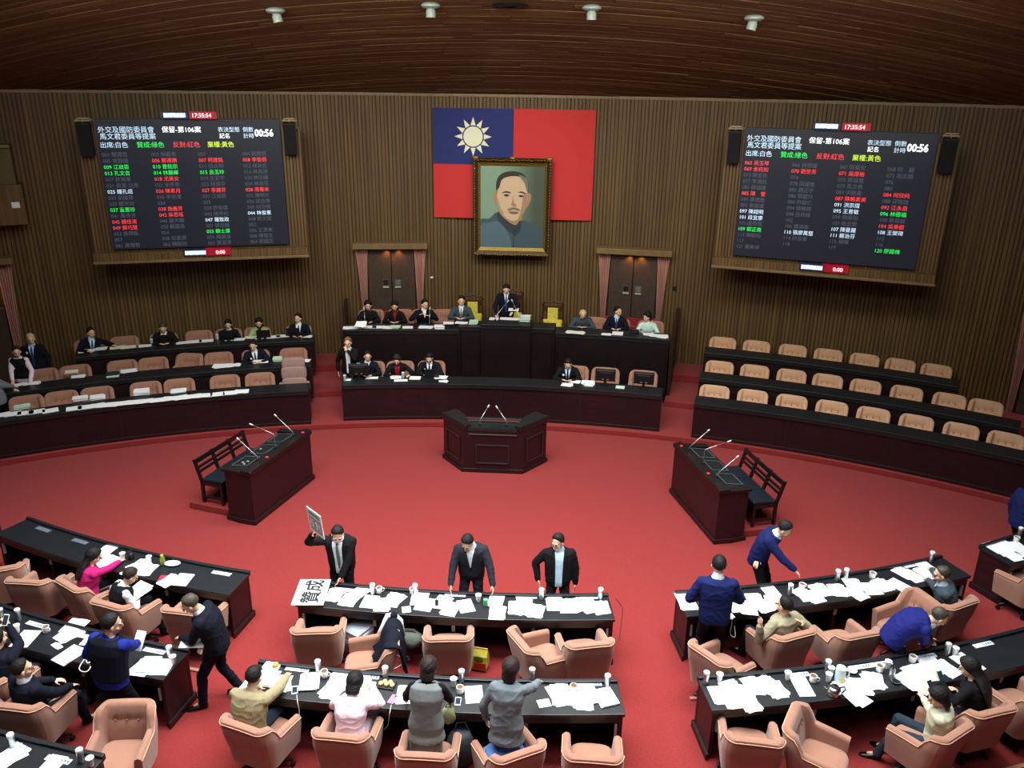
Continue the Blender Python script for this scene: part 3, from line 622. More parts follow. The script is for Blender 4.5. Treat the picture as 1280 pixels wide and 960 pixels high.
# ------------------------------------------------------------------ the two question podiums with benches
def podium(sg):
    side = 'left' if sg < 0 else 'right'
    # local frame: x along the podium (away from the viewer), y outward
    p0, p1 = V((sg*4.10, 13.00, 0)), V((sg*3.57, 14.88, 0)); ex = (p1-p0); L = ex.length; ex.normalize(); ey = V((-ex.y, ex.x, 0)); 
    if ey.x*sg < 0: ey = -ey
    W = lambda x, y, z=0: p0+ex*x+ey*y+V((0, 0, z))
    Pm = lambda P: [(W(x, y).x, W(x, y).y) for x, y in P]
    # red platform
    b = MB(); b.prism(Pm([(0.10, 0.45), (L-0.05, 0.45), (L-0.05, 1.50), (0.10, 1.50)]), 0.0, 0.13)
    pf = part('platform', b, CARPET, None, bevel=0.01); tag(pf, 'low red carpeted platform under the bench at the %s podium' % side, 'platform')
    t = empty('podium', p0, 0, 'long dark question podium with three microphones, %s of the rostrum' % side, 'lectern', None)
    inv = lambda b: ([tuple(V(v)-p0) for v in b.v])
    def P(name, b, m, **k):
        b.v = inv(b); return part(name, b, m, t, **k)
    b = MB(); b.prism(Pm([(0, 0), (L, 0), (L+0.04, 0.16), (L-0.10, 0.56), (0.02, 0.56), (-0.02, 0.3)]), 0.07, 0.98); P('body', b, MAHOG)
    b = MB(); b.prism(Pm([(-0.03, -0.03), (L+0.03, -0.03), (L+0.07, 0.16), (L-0.08, 0.6), (-0.01, 0.6), (-0.05, 0.3)]), 0.0, 0.09); P('plinth', b, MAHOG, bevel=0.01)
    b = MB(); b.prism(Pm([(-0.03, -0.03), (L+0.03, -0.03), (L+0.08, 0.14), (L-0.06, 0.20), (0.03, 0.17), (-0.03, 0.2)]), 0.98, 1.06); P('front_rail', b, BENCHW, bevel=0.015)
    b = MB(); b.prism(Pm([(-0.03, 0.17), (0.12, 0.17), (0.14, 0.6), (-0.03, 0.6)]), 0.975, 1.03); P('side_rail', b, BENCHW, bevel=0.012)
    b = MB(); b.prism(Pm([(L-0.14, 0.17), (L+0.02, 0.17), (L-0.06, 0.62), (L-0.2, 0.62)]), 0.975, 1.04); P('side_rail', b, BENCHW, bevel=0.012)
    b = MB(); q = [W(0.1, 0.16, 1.035), W(L-0.12, 0.16, 1.035), W(L-0.16, 0.62, 0.97), W(0.1, 0.62, 0.97)]
    if sg < 0: q = q[::-1]
    b.add(q+[v-V((0, 0, 0.04)) for v in q], [(0, 1, 2, 3), (7, 6, 5, 4), (0, 4, 5, 1), (1, 5, 6, 2), (2, 6, 7, 3), (3, 7, 4, 0)]); P('desk_surface', b, TOPB)
    for i in range(3):
        x = 0.22+i*0.55
        for dx0, dx1, dy0, dy1 in ((0, 0.42, 0.22, 0.24), (0, 0.42, 0.54, 0.56), (0, 0.02, 0.22, 0.56), (0.40, 0.42, 0.22, 0.56)):
            if dx0 == 0 and dy0 == 0.22 and dy1 == 0.24: bb = MB()
            z = lambda y: 1.04-(y-0.16)*0.141
            c = [(x+dx0, dy0), (x+dx1, dy0), (x+dx1, dy1), (x+dx0, dy1)]
            bb.add([W(a_, b_, z(b_)+0.004) for a_, b_ in c]+[W(a_, b_, z(b_)+0.012) for a_, b_ in c], [(0, 1, 2, 3), (7, 6, 5, 4), (0, 4, 5, 1), (1, 5, 6, 2), (2, 6, 7, 3), (3, 7, 4, 0)])
        P('document_frame', bb, mat('frame_grey_green', (70, 84, 80), 0.4))
    for x in (0.62, L-0.14):
        b = MB(); b.ell(W(x, 0.07, 1.065), (0.035, 0.035, 0.012), n=10, k=4); P('red_button', b, RED, smooth=True)
    if sg < 0:
        for x, y in ((0.25, 0.3), (0.30, 0.36), (0.36, 0.30), (0.9, 0.4)):
            b = MB(); b.ell(W(x, y, 1.05), (0.03, 0.02, 0.018), n=8, k=5); P('crumpled_note', b, mat('grey_note', (120, 128, 120), 0.8))
    for i, (x, h) in enumerate(((0.45, 0), (1.0, 1), (1.62, 0))):
        q = W(x, 0.15, 1.055); o = ey*0.01
        if h: pts = [V((0, 0, 0)), V((0, 0, 0.26)), ey*0.02+V((0, 0, 0.30)), ey*0.40-ex*0.06+V((0, 0, 0.44))]
        else: pts = [V((0, 0, 0)), V((0, 0, 0.06)), ey*0.02+V((0, 0, 0.09)), ey*0.27-ex*0.10+V((0, 0, 0.40))]
        gooseneck('microphone', q, pts, '%s thin silver microphone on the podium %s of the rostrum' % (('nearest', 'middle tall bent', 'farthest')[i], side), 'podium microphones')
    # bench: seat pads, slatted back, legs
    bt = empty('bench', W(0.25, 1.0, 0.13), 0, 'black three-seat bench with slatted back behind the %s podium' % side, 'bench')
    o0 = W(0.25, 1.0, 0.13)
    def B(name, b, m, **k):
        b.v = [tuple(V(v)-o0) for v in b.v]; return part(name, b, m, bt, **k)
    bl = 1.48; by0, by1 = 0.78, 1.26
    F = lambda P, z0, z1: MB().prism(Pm(P), z0, z1)
    x0 = 0.18
    for i in range(3):
        a_, c_ = x0+i*bl/3+0.008, x0+(i+1)*bl/3-0.008
        B('seat_pad', F([(a_, by0), (c_, by0), (c_, by1-0.04), (a_, by1-0.04)], 0.57, 0.63), LEATH, bevel=0.02)
    B('seat_frame', F([(x0, by0+.01), (x0+bl, by0+.01), (x0+bl, by1), (x0, by1)], 0.50, 0.57), BENCHW)
    for x in (x0, x0+bl/3, x0+2*bl/3, x0+bl-0.05):
        B('leg', F([(x, by0+.01), (x+0.05, by0+.01), (x+0.05, by0+0.06), (x, by0+0.06)], 0.13, 0.5), BENCHW)
        b = MB(); 
        for za, zb, s0, s1 in ((0.13, 0.55, 0, 0), (0.55, 0.98, 0, 0.12)):
            q = [(x, by1-0.05), (x+0.05, by1-0.05), (x+0.05, by1), (x, by1)]
            b.loft([[W(u, v+s0, za) for u, v in q], [W(u, v+s1, zb) for u, v in q]])
        B('leg', b, BENCHW)
    for z, x_a, x_b in ((0.30, x0, x0+bl),):
        B('stretcher', F([(x_a, by0+.02), (x_b, by0+.02), (x_b, by0+.05), (x_a, by0+.05)], z, z+0.04), BENCHW)
    for x in (x0, x0+bl-0.05): B('stretcher', F([(x+.01, by0+.05), (x+.04, by0+.05), (x+.04, by1-.04), (x+.01, by1-.04)], 0.24, 0.28), BENCHW)
    for z, h in ((0.72, 0.05), (0.80, 0.05), (0.90, 0.09)):
        yy = by1-0.045+(z-0.55)*0.28
        B('back_slat', F([(x0, yy), (x0+bl, yy), (x0+bl, yy+0.03), (x0, yy+0.03)], z, z+h), BENCHW, bevel=0.005)
podium(-1); podium(1)
# booth on the left side wall
t = empty('wall_booth', (0, 0, 0), 0, 'timber box balcony on the wall at the left edge', 'balcony')
b = MB(); p = pol(RW-0.25, -29.6); mt = M.Translation(p) @ M.Rotation(R(29.6), 4, 'Z')
b.box((-0.35, 0, 4.75), (1.5, 0.7, 0.9), m=mt); part('parapet', b, BOX, t, bevel=0.01)
b = MB(); b.box((-0.45, 0.05, 5.55), (1.5, 0.5, 0.9), m=mt); part('booth_body', b, mat('booth_wood', (92, 78, 46), 0.6, 0.1, 5), t)
b = MB(); b.box((-0.45, 0.0, 6.03), (1.5, 0.6, 0.06), m=mt); part('coping', b, TRIMW, t)
b = MB(); b.box((0.22, -0.36, 4.75), (0.16, 0.02, 0.13), m=mt); part('notice', b, PAPER, t)
b = MB(); b.box((0, 0, 0), (0.07, 0.02, 0.05)); o = part('light_switch', b, WHITEC, None, loc=pol(RW-0.07, -5.25, 2.55)+V((0, 0, 0)), rz=R(5.2)); tag(o, 'small white switch plate on the wall right of the left door', 'switch')
b = MB(); b.box((0, 0, 0), (0.09, 0.03, 0.09)); o = part('wall_sensor', b, BLACKP, None, loc=pol(RW-0.07, 10.55, 2.5), rz=R(-10.5)); tag(o, 'small dark wall box right of the right door', 'sensor')
# ------------------------------------------------------------------ upholstered armchair
def tub(seg, hb=0.90, ha=0.65):
    """one segment of the upholstered tub: 'back', 'L' or 'R' arm"""
    Wd, yb, yf, rc = 0.335, -0.33, 0.25, 0.12
    path = []       # from the left front round the back to the right front
    for i in range(9): path.append((-Wd, yf+(yb+rc-yf)*i/8, -1.0, 0.0))
    for i in range(1, 7):
        a = R(90*i/6); path.append((-Wd+rc-rc*cos(a), yb+rc-rc*sin(a), -cos(a), -sin(a)))
    for i in range(1, 12): path.append((-Wd+rc+(2*(Wd-rc))*i/12, yb, 0.0, -1.0))
    path = path+[(-x, y, -nx, ny) for x, y, nx, ny in path[:15][::-1]]
    def H(x, y):
        if y < yb+rc*0.75: 
            return hb-0.012*(abs(x)/Wd)**2-0.02*max(0, (y-yb)/(rc*0.75))
        t = (y-(yb+rc*0.75))/(yf-(yb+rc*0.75)); 
        return ha+0.035*(1-t)+(hb-0.02-ha-0.035)*max(0, 1-t*5.5)**1.3-0.02*t*t
    if seg == 'back': path = path[11:len(path)-11]
    elif seg == 'L': path = path[:12]
    else: path = path[-12:]
    rings = []
    for x, y, nx, ny in path:
        h = H(x, y); isb = max(0, -ny)
        lean = lambda z: 0.10*isb*max(0, (z-0.42)/0.48)
        tp = lambda z: 0.90+0.10*min(1, (z-0.25)/0.4)
        th = 0.085+0.02*isb
        def P(off, z, e=0):
            k = tp(z); X, Y = x*k-nx*off, (y*(0.94+0.06*min(1, (z-0.25)/0.4)))-ny*off
            return V((X, Y-lean(z), z))
        def dim(z):
            q = 0
            if isb > 0.9:
                for bx in (-0.13, 0, 0.13): q += 0.022*math.exp(-((x-bx)**2)/0.0011-((z-0.71)**2)/0.0022)
                q += 0.010*math.exp(-((z-0.71)**2)/0.0006)*(1 if abs(x) < 0.15 else 0)
            return -q
        ring = [P(0, 0.25), P(-0.005, 0.40), P(-0.008, h*0.5+0.2), P(-0.004, h-0.035), P(0.012, h-0.008), P(th*0.5, h+0.004), P(th-0.010, h-0.008), P(th, h-0.04)]
        zs = [0.80, 0.75, 0.725, 0.71, 0.695, 0.67, 0.60, 0.52] if seg == 'back' else [0.62, 0.60, 0.58, 0.56, 0.54, 0.52, 0.50, 0.48]
        for z in zs:
            z = min(z, h-0.05); ring.append(P(th+0.02*isb*(1-abs(z-0.66)/0.3)-dim(z)*-1, z))
        ring += [P(th+0.015, 0.36), P(th*0.7, 0.25)]
        rings.append(ring)
    return MB().loft(rings)
def make_chair(m=SALMON, detail=True):
    t = empty('armchair', (0, 0, 0), 0, 'x', 'armchair')
    for nm, sg_ in (('backrest', 'back'), ('arm', 'L'), ('arm', 'R')):
        tb = tub(sg_); part(nm, tb, m, t, smooth=True, auto=50)
        if detail: part('piping', MB().tube([tb.v[i+3] for i in range(0, len(tb.v), 18)], 0.007, 6), PIPE, t, smooth=True)
    b = MB(); rings = []
    for z, s_ in ((0.30, 0.93), (0.32, 1.0), (0.43, 1.0), (0.465, 0.96), (0.48, 0.85), (0.485, 0.4)):
        ring = []
        for i in range(28):
            a = 2*pi*i/28; c_, s2 = cos(a), sin(a); e = 0.55
            ring.append(V((0.262*s_*math.copysign(abs(c_)**e, c_), 0.02+0.272*s_*math.copysign(abs(s2)**e, s2), z)))
        rings.append(ring)
    part('seat', b.loft(rings), m, t, smooth=True, auto=50)
    for bx in (-0.13, 0, 0.13):
        part('tuft_button', MB().ell((bx, -0.268, 0.71), (0.013, 0.010, 0.013), n=8, k=5), BTN, t, smooth=True)
    if detail:
        pts = []
        for x, y in [(-0.345, 0.25), (-0.348, 0.0)]: pts.append((x, y, 0.62))
        part('column', MB().cyl((0, 0, 0.10), (0, 0, 0.27), 0.03, 0.035), CHROME, t)
        part('under_plate', MB().box((0, 0, 0.262), (0.36, 0.36, 0.03)), BLACKP, t)
        for i in range(5):
            a = 2*pi*i/5+0.3; e = V((cos(a)*0.30, sin(a)*0.30, 0.085))
            part('leg', MB().tube([(0, 0, 0.13), e*0.5+V((0, 0, 0.065)), e], [0.03, 0.022, 0.016], 6), BLACKP, t, smooth=True)
            part('caster', MB().cyl(e+V((0.018, 0, -0.05)), e+V((-0.018, 0, -0.05)), 0.03, n=10), BLACKP, t, smooth=True, auto=40)
    return t
ch_near = make_chair(SALMON, True); ch_far = make_chair(SALMON, False); ch_pale = make_chair(SALMON2, False)
USED = {}
def chair(src, loc, rz, label, group=None):
    if src.name not in USED:
        USED[src.name] = 1; src.location = loc; src.rotation_euler = (0, 0, rz); src['label'] = label
        if group: src['group'] = group
        return src
    o = dup(src, loc, rz, label)
    if group: o['group'] = group
    return o
def chair_px(A, B, label, src=None, hz=0.89, dy=0.35):
    """A, B: the sitter's left and right ends of the back's top edge in the photograph"""
    a, b_ = at(*A, hz), at(*B, hz); r = (b_-a); r.z = 0; r.normalize(); f = V((-r.y, r.x, 0))
    c = (a+b_)/2+f*dy
    return chair(src or ch_near, (c.x, c.y, 0), atan2(f.y, f.x)-pi/2, label, "members' armchairs"), c, atan2(f.y, f.x)-pi/2
NC = {}
for key, A, B, lab in (
 ('c1', (362, 787), (424, 785), 'salmon armchair seen from behind at the left end of the middle front desk'),
 ('c3', (527, 796), (592, 795), 'salmon armchair seen from behind, middle of the front centre desk, beside the snack bag'),
 ('c4', (634, 779), (668, 818), 'empty salmon armchair turned to the right with its seat showing, front centre desk'),
 ('c5', (710, 806), (768, 800), 'salmon armchair seen from behind at the right end of the middle front desk'),
 ('d1', (268, 893), (338, 917), 'salmon armchair under the man in the tan jacket'),
 ('d2', (387, 914), (460, 921), 'salmon armchair under the woman in the pale pink blouse'),
 ('d3', (492, 939), (567, 943), 'salmon armchair behind the woman in the grey sleeveless dress'),
 ('d4', (614, 951), (687, 926), 'salmon armchair holding a blue cushion'),
 ('d5', (702, 942), (782, 948), 'empty salmon armchair at the lower right end of the middle second desk'),
 ('e0', (-34, 716), (26, 704), 'salmon armchair cut by the left edge, at the front left desk'),
 ('e1', (2, 723), (60, 726), 'empty salmon armchair left of the woman in magenta'),
 ('e2', (65, 716), (108, 741), 'salmon armchair under the woman in magenta'),
 ('e3', (105, 745), (166, 761), 'salmon armchair under the woman in the black vest'),
 ('e4', (196, 758), (258, 765), 'salmon armchair behind the walking man in the dark suit'),
 ('f0', (-54, 846), (-4, 851), 'salmon armchair mostly outside the left edge, second desk'),
 ('f1', (-20, 876), (52, 884), 'salmon armchair under the seated man in the navy suit at lower left'),
 ('f2', (194, 877), (124, 879), 'empty salmon armchair facing the gallery, tufted back towards the desk'),
 ('g1', (858, 797), (912, 833), 'empty salmon armchair behind the standing man in the navy suit'),
 ('g2', (965, 799), (1027, 783), 'salmon armchair under the man with raised hands'),
 ('g3', (1046, 796), (1109, 785), 'empty salmon armchair right of the man with raised hands'),
 ('g5', (1174, 762), (1233, 742), 'salmon armchair under the man in the grey jacket, right front desk'),
 ('g6', (1285, 722), (1340, 705), 'salmon armchair cut by the right edge, beyond the aisle'),
 ('h1', (907, 919), (984, 928), 'empty salmon armchair at the left end of the right second desk'),
 ('h3', (1168, 930), (1222, 895), 'salmon armchair under the woman in the cream jacket'),
 ('h4', (1214, 893), (1275, 879), 'salmon armchair under the woman with long black hair'),
 ('h5', (1283, 878), (1345, 862), 'salmon armchair cut by the right edge, second desk')):
    _, c, hd = chair_px(A, B, lab); NC[key] = (c, hd)
def chair_at(key, px, py, deg, lab, z=0.47):
    p = at(px, py, z); chair(ch_near, (p.x, p.y, 0), R(deg), lab, "members' armchairs"); NC[key] = (p, R(deg))
chair_at('c2', 459, 828, 100, 'salmon armchair turned left with a dark coat thrown over its back')
chair_at('g4', 1128, 784, 112, 'empty salmon armchair turned to the left behind the bending man in blue')
chair_at('h2', 1026, 946, -118, 'empty salmon armchair turned away to the right with its seat showing, right second desk')
# rows along the walls
def row(src, r, angs, z, txt, left):
    for i, a in enumerate(angs):
        q = ORD[i]; p = pol(r-0.0, a, z)
        chair(src, p, pi-R(a), txt % q, 'armchairs in the side rows')
row(ch_pale, 20.02, [14.0, 16.4, 18.8, 21.2, 23.6, 26.0, 28.4, 30.7, 33.1], L1, 'empty pale armchair, lowest of the three right rows, %s from the aisle', 0)
row(ch_pale, 21.42, [14.0, 16.2, 18.45, 20.6, 22.8, 25.1, 27.4, 29.3], L2, 'empty pale armchair, middle of the three right rows, %s from the aisle', 0)
row(ch_pale, 22.86, [13.9, 16.0, 18.2, 20.3, 22.4, 24.4, 26.35], L3, 'empty pale armchair, topmost of the three right rows, %s from the aisle', 0)
row(ch_far, 20.10, [-16.2, -18.4, -21.2, -23.2, -26.0, -28.0, -29.9, -32.4], L1, 'empty salmon armchair, lowest of the three left rows, %s from the tall mauve chair', 1)
row(ch_far, 21.45, [-14.2, -16.6, -18.9, -22.85, -24.65, -27.3, -29.1], L2, 'salmon armchair, middle of the three left rows, %s from the aisle', 1)
chair(ch_far, pol(21.55, -20.95, L2), pi+R(20.95-22), 'salmon armchair turned askew in the middle left row', 'armchairs in the side rows')
row(ch_far, 22.84, [-14.0, -16.6, -18.4, -20.2, -22.3, -24.6, -26.6], L3, 'salmon armchair, topmost of the three left rows, %s from the aisle', 1)
# dais
for i, a in enumerate((-9.2, -7.3, -5.7, -4.3)): chair(ch_far, pol(22.55, a, ZD+0.03), pi-R(a), '%s salmon armchair from the left end of the presidium bench' % ORD[i], 'dais armchairs')
for i, a in enumerate((9.3, 7.1, 5.6)): chair(ch_far, pol(22.35, a, ZD), pi-R(a), '%s salmon armchair from the right end of the presidium bench' % ORD[i], 'dais armchairs')
for i, a in enumerate((-9.0, -7.05, -4.95)): chair(ch_far, pol(20.5, a, L1+0.04), pi-R(a), "%s salmon armchair from the left end of the clerks' bench" % ORD[i], 'dais armchairs')
for i, a in enumerate((9.3, 6.8, 4.75)): chair(ch_far, pol(20.35, a, L1+0.08), pi-R(a), "%s salmon armchair from the right end of the clerks' bench" % ORD[i], 'dais armchairs')
# tall mauve chair at the aisle end of the lowest left row
t = empty('tall_armchair', pol(20.1, -14.0, L1), pi+R(14.0), 'tall mauve armchair with padded rolls beside the left aisle', 'armchair')
def pad(c, d, n=6):
    b = MB(); rings = []
    for k in range(n+1):
        a = pi*k/n; rr = 0.6+0.4*sin(a)**0.5; yy = -cos(a)*d[1]/2
        ring = []
        for i in range(20):
            q = 2*pi*i/20; cc, ss = cos(q), sin(q)
            ring.append(V((c[0]+d[0]/2*rr**0.2*math.copysign(abs(cc)**0.4, cc), c[1]+yy, c[2]+d[2]/2*rr**0.4*math.copysign(abs(ss)**0.5, ss))))
        rings.append(ring)
    return b.loft(rings)
b = MB()
for zc_, h_, w_ in ((0.62, 0.34, 0.58), (0.88, 0.34, 0.59), (1.10, 0.30, 0.54)):
    q = pad((0, -0.25-(zc_-0.6)*0.14, zc_), (w_, 0.16, h_)); part('back_pad', q, MAUVE, t, smooth=True)
part('seat', pad((0, 0.02, 0.42), (0.56, 0.54, 0.14)), MAUVE, t, smooth=True)
for s in (-1, 1): part('arm', pad((s*0.31, 0.0, 0.58), (0.09, 0.5, 0.22)), MAUVE, t, smooth=True)
part('column', MB().cyl((0, 0, 0.02), (0, 0, 0.36), 0.03), CHROME, t)
part('foot', MB().cyl((0, 0, 0.0), (0, 0, 0.03), 0.28, n=20), BLACKP, t)
# carved chairs with yellow brocade
def carved(a, label, r=22.55, z=ZC, h=1.0):
    t = empty('carved_chair', pol(r, a, z), pi-R(a), label, 'chair', 'carved presidium chairs')
    for s in (-1, 1):
        part('back_post', MB().cyl((s*0.27, -0.26, 0.0), (s*0.25, -0.33, h+0.12), 0.028, 0.022, 8), CARVED, t)
        part('leg', MB().cyl((s*0.27, 0.24, 0.0), (s*0.27, 0.24, 0.44), 0.03, 0.03, 8), CARVED, t)
        b = MB(); b.tube([(s*0.27, -0.28, 0.72), (s*0.30, 0, 0.70), (s*0.29, 0.24, 0.66)], 0.026, 8); b.cyl((s*0.28, 0.2, 0.44), (s*0.29, 0.22, 0.68), 0.02, n=8); part('arm', b, CARVED, t, smooth=True)
    b = MB(); b.tube([(-0.28, -0.33, h+0.06), (-0.2, -0.34, h+0.16), (-0.08, -0.34, h+0.15), (0, -0.34, h+0.22), (0.08, -0.34, h+0.15), (0.2, -0.34, h+0.16), (0.28, -0.33, h+0.06)], 0.028, 8); part('crest', b, CARVED, t, smooth=True)
    b = MB(); b.box((0, -0.335, h-0.02), (0.46, 0.03, 0.14)); part('top_rail', b, CARVED, t)
    b = MB(); b.box((0, -0.31, 0.80), (0.27, 0.05, 0.42)); part('back_panel', b, YELL, t, bevel=0.01)
    b = MB(); b.box((0, -0.30, 0.60), (0.56, 0.04, 0.20)); part('lower_panel', b, YELL, t, bevel=0.01)
    b = MB(); b.box((0, 0, 0.46), (0.56, 0.54, 0.08)); part('seat', b, YELL, t, bevel=0.02)
    return t
carved(-2.5, 'carved wooden chair with yellow back, behind the man in grey seated left of the speaker', r=22.5)
carved(0.15, 'carved wooden chair with yellow back, behind the standing speaker', r=22.7, h=1.12)
carved(2.85, 'empty carved wooden chair with a yellow brocade back, right of the speaker', r=22.35, z=ZC-0.06)

# ------------------------------------------------------------------ people
SKIN = mat('skin', (222, 180, 150), 0.55, 0.04, 20, spec=0.3)
LIP = mat('lips', (160, 84, 78), 0.5); EYE = mat('eye_dark', (26, 20, 20), 0.2); BROW = mat('eyebrow', (34, 28, 26), 0.8)
def hairm(n): return {'black': mat('black_hair', (24, 21, 21), 0.6, 0.2, 30, bump=0.5, bscale=60, spec=0.25), 'grey': mat('grey_hair', (140, 138, 132), 0.6, 0.2, 30), 'silver': mat('silver_hair', (190, 176, 140), 0.6, 0.2, 30), 'brown': mat('brown_hair', (42, 31, 28), 0.6, 0.2, 30, bump=0.5, bscale=60, spec=0.25), 'thin': mat('thinning_hair', (62, 56, 44), 0.6, 0.3, 30), 'auburn': mat('auburn_hair', (120, 84, 50), 0.5, 0.2, 30)}[n]
def cloth(n, c, **k): return mat('cloth_'+n, c, 0.85, 0.08, 10, bump=0.35, bscale=14, spec=0.15, **k)
NAVY = cloth('navy', (18, 21, 33)); BLK = cloth('black', (20, 20, 24)); CHAR = cloth('charcoal', (38, 40, 48)); BLUE = cloth('royal_navy', (22, 32, 80)); ROYAL = cloth('royal_blue', (30, 44, 132)); ROYALD = cloth('deep_blue', (30, 34, 104))
WHT = cloth('white_shirt', (232, 236, 242)); LBL = cloth('pale_blue_shirt', (190, 216, 236)); GRY = cloth('grey', (112, 120, 126)); DGRY = cloth('slate_grey', (62, 72, 80)); TAN = cloth('tan', (150, 138, 106)); PINK = cloth('pale_pink', (238, 214, 228)); MAG = cloth('magenta', (184, 34, 108)); CREAM = cloth('cream', (196, 194, 168)); BEIGE = cloth('beige_grey', (150, 142, 118)); GREEN = cloth('dark_green', (22, 52, 40)); DENIM = cloth('dark_denim', (40, 52, 66)); REDS = cloth('dark_red', (130, 22, 34)); MINT = cloth('pale_mint', (196, 222, 214)); OLIV = cloth('green_cream', (150, 168, 116)); GDRESS = cloth('grey_wool', (120, 124, 124)); TGR = cloth('grey_tie', (98, 108, 106)); TBL = cloth('blue_tie', (40, 60, 110)); TDK = cloth('dark_tie', (30, 30, 40)); SHOE = mat('black_shoe', (14, 14, 16), 0.25)
def remesh(mb, name, m, parent, vox, smooth=4, dec=None):
    me = mb.mesh('tmp'); o = bpy.data.objects.new('tmp', me); COL.objects.link(o)
    q = o.modifiers.new('r', 'REMESH'); q.mode = 'VOXEL'; q.voxel_size = vox
    if smooth: s_ = o.modifiers.new('s', 'SMOOTH'); s_.factor = 0.5; s_.iterations = smooth
    if dec: d_ = o.modifiers.new('d', 'DECIMATE'); d_.ratio = dec
    ev = o.evaluated_get(bpy.context.evaluated_depsgraph_get()); me2 = bpy.data.meshes.new_from_object(ev)
    bpy.data.objects.remove(o); bpy.data.meshes.remove(me); me2.name = name; me2.materials.clear(); me2.materials.append(m)
    return link(name, me2, m, parent, smooth=True)
from mathutils import noise as NZ
def crumple(me, amp, seed):
    n = len(me.vertices); co = [0.0]*(3*n); no = [0.0]*(3*n)
    me.vertices.foreach_get('co', co); me.vertex_normals.foreach_get('vector', no); o_ = (hash_(seed) % 97)*0.37
    for i in range(n):
        p = V((co[3*i]*7+o_, co[3*i+1]*7, co[3*i+2]*11)); q = 1-2*abs(NZ.noise(p)); q = (q*q*q)*amp-amp*0.35
        co[3*i] += no[3*i]*q; co[3*i+1] += no[3*i+1]*q; co[3*i+2] += no[3*i+2]*q
    me.vertices.foreach_set('co', co); me.update()
def hash_(s): return sum((i+1)*ord(c) for i, c in enumerate(s))
def ik(a, c, l1, l2, hint):
    """middle joint of a two-bone limb from a to c bent towards hint"""
    a, c, hint = V(a), V(c), V(hint); d = c-a; L = d.length; mx = (l1+l2)*0.995
    if L > mx: c = a+d*(mx/L); d = c-a; L = mx
    x = (l1*l1-l2*l2+L*L)/(2*L); h = sqrt(max(0, l1*l1-x*x)); u = d/L
    p = hint-u*hint.dot(u)
    if p.length < 1e-4: p = u.orthogonal()
    return a+u*x+p.normalized()*h, c
DEFX = lambda s: V((s, 0, 0))
def person(label, loc, face, sit=False, lean=4, tw=0, side=0, hd=(0, 0), LH=None, RH=None, le=None, re=None, LF=None, RF=None, hipz=None, hipy=0, k=1.0, fem=False,
           top=NAVY, shirt=None, tie=None, vopen=0.30, vw=0.07, vest=None, trouser=NAVY, skirt=False, hair='black', hs='short', far=False, glasses=False, sleeve=1.0, longtop=0, thin=0.0, bend=None, fh=None, bare=False, sleevem=None, scarf=None, badge=False, cuff=True, curlL=0.5, curlR=0.5, collar=True):
    """face: direction in degrees the person looks (0 = towards the dais, 90 = left). Hand and foot targets are local: x right, y forward, z up."""
    root = empty('person', loc, R(face), label, 'person')
    root.scale = (k, k, k)
    hz = hipz if hipz is not None else ((0.56 if far else 0.50) if sit else 0.93)
    H = V((0, hipy, hz)); ln = R(lean); bl = R(bend if bend is not None else lean)
    up = lambda a: V((sin(R(side))*cos(a), sin(a), cos(a)*cos(R(side))))
    spine = [H-up(ln*0.5)*0.10, H, H+up(ln*0.5)*0.18]; spine.append(spine[2]+up(ln)*0.16); spine.append(spine[3]+up(bl*1.0)*0.12); spine.append(spine[4]+up(bl)*0.05)
    N = spine[5]
    X = V((cos(R(tw)), sin(R(tw)), 0)); U = up(bl); X = (X-U*X.dot(U)).normalized(); Fc = U.cross(X)
    X0 = V((1, 0, 0)); U0 = up(ln*0.5); F0 = U0.cross(X0)
    f = 0.92 if fem else (1.0 if far else 1.06)
    secs = [(0.172, 0.122), (0.182*(1.03 if fem else 1), 0.132), (0.168*f*f, 0.125), (0.192*f, 0.138), (0.182*f, 0.118), (0.090, 0.072)]
    def frame(i):
        t_ = min(1, max(0, (i-1)/3)); x = (X0*(1-t_)+X*t_).normalized(); u = (U0*(1-t_)+U*t_).normalized(); x = (x-u*x.dot(u)).normalized(); return x, u.cross(x)
    def torso(b, off, i0=0, i1=5, extra=None, m=18):
        rings = []
        for i in range(i0*2, int(i1*2)+1):
            q = i/2; a = int(q); fr_ = q-a
            if a >= 5: a, fr_ = 4, 1
            c = spine[a]*(1-fr_)+spine[a+1]*fr_; rx = secs[a][0]*(1-fr_)+secs[a+1][0]*fr_+off; ry = secs[a][1]*(1-fr_)+secs[a+1][1]*fr_+off*0.8
            x, fw = frame(q); ring = []
            for j in range(m):
                t_ = 2*pi*j/m; c_, s_ = cos(t_), sin(t_); e = 0.85
                ring.append(c+x*(rx*math.copysign(abs(c_)**e, c_))+fw*(ry*math.copysign(abs(s_)**e, s_)))
            rings.append(ring)
        if extra: rings = extra+rings
        b.loft(rings); return b
    shw = 0.190*f
    sh = {s: spine[4]+X*(s*shw)-U*0.018 for s in (-1, 1)}
    # arms
    tgt = {}
    for s, T, E in ((-1, LH, le), (1, RH, re)):
        if T is None: T = (s*0.27, 0.06+hipy, hz-0.08) if not sit else (s*0.16, 0.36+hipy, hz+0.12)
        if E is None: E = (s*0.8, -0.5, -0.7) if not sit else (s*0.9, -0.3, -0.6)
        el, wr = ik(sh[s], T, 0.285, 0.255, E); tgt[s] = (el, wr)
    hp = {s: H+X0*(s*0.09)-V((0, 0, 0.02)) for s in (-1, 1)}
    legs = {}
    for s, T in ((-1, LF), (1, RF)):
        if T is None: T = (s*0.11, 0.0+hipy*0.0, 0.09) if not sit else (s*0.13, 0.46, 0.09)
        kn, an = ik(hp[s], T, 0.44, 0.43, (s*0.15, 1, 0.35 if sit else 0)); legs[s] = (kn, an)
    vox = 0.0145 if far else 0.0095
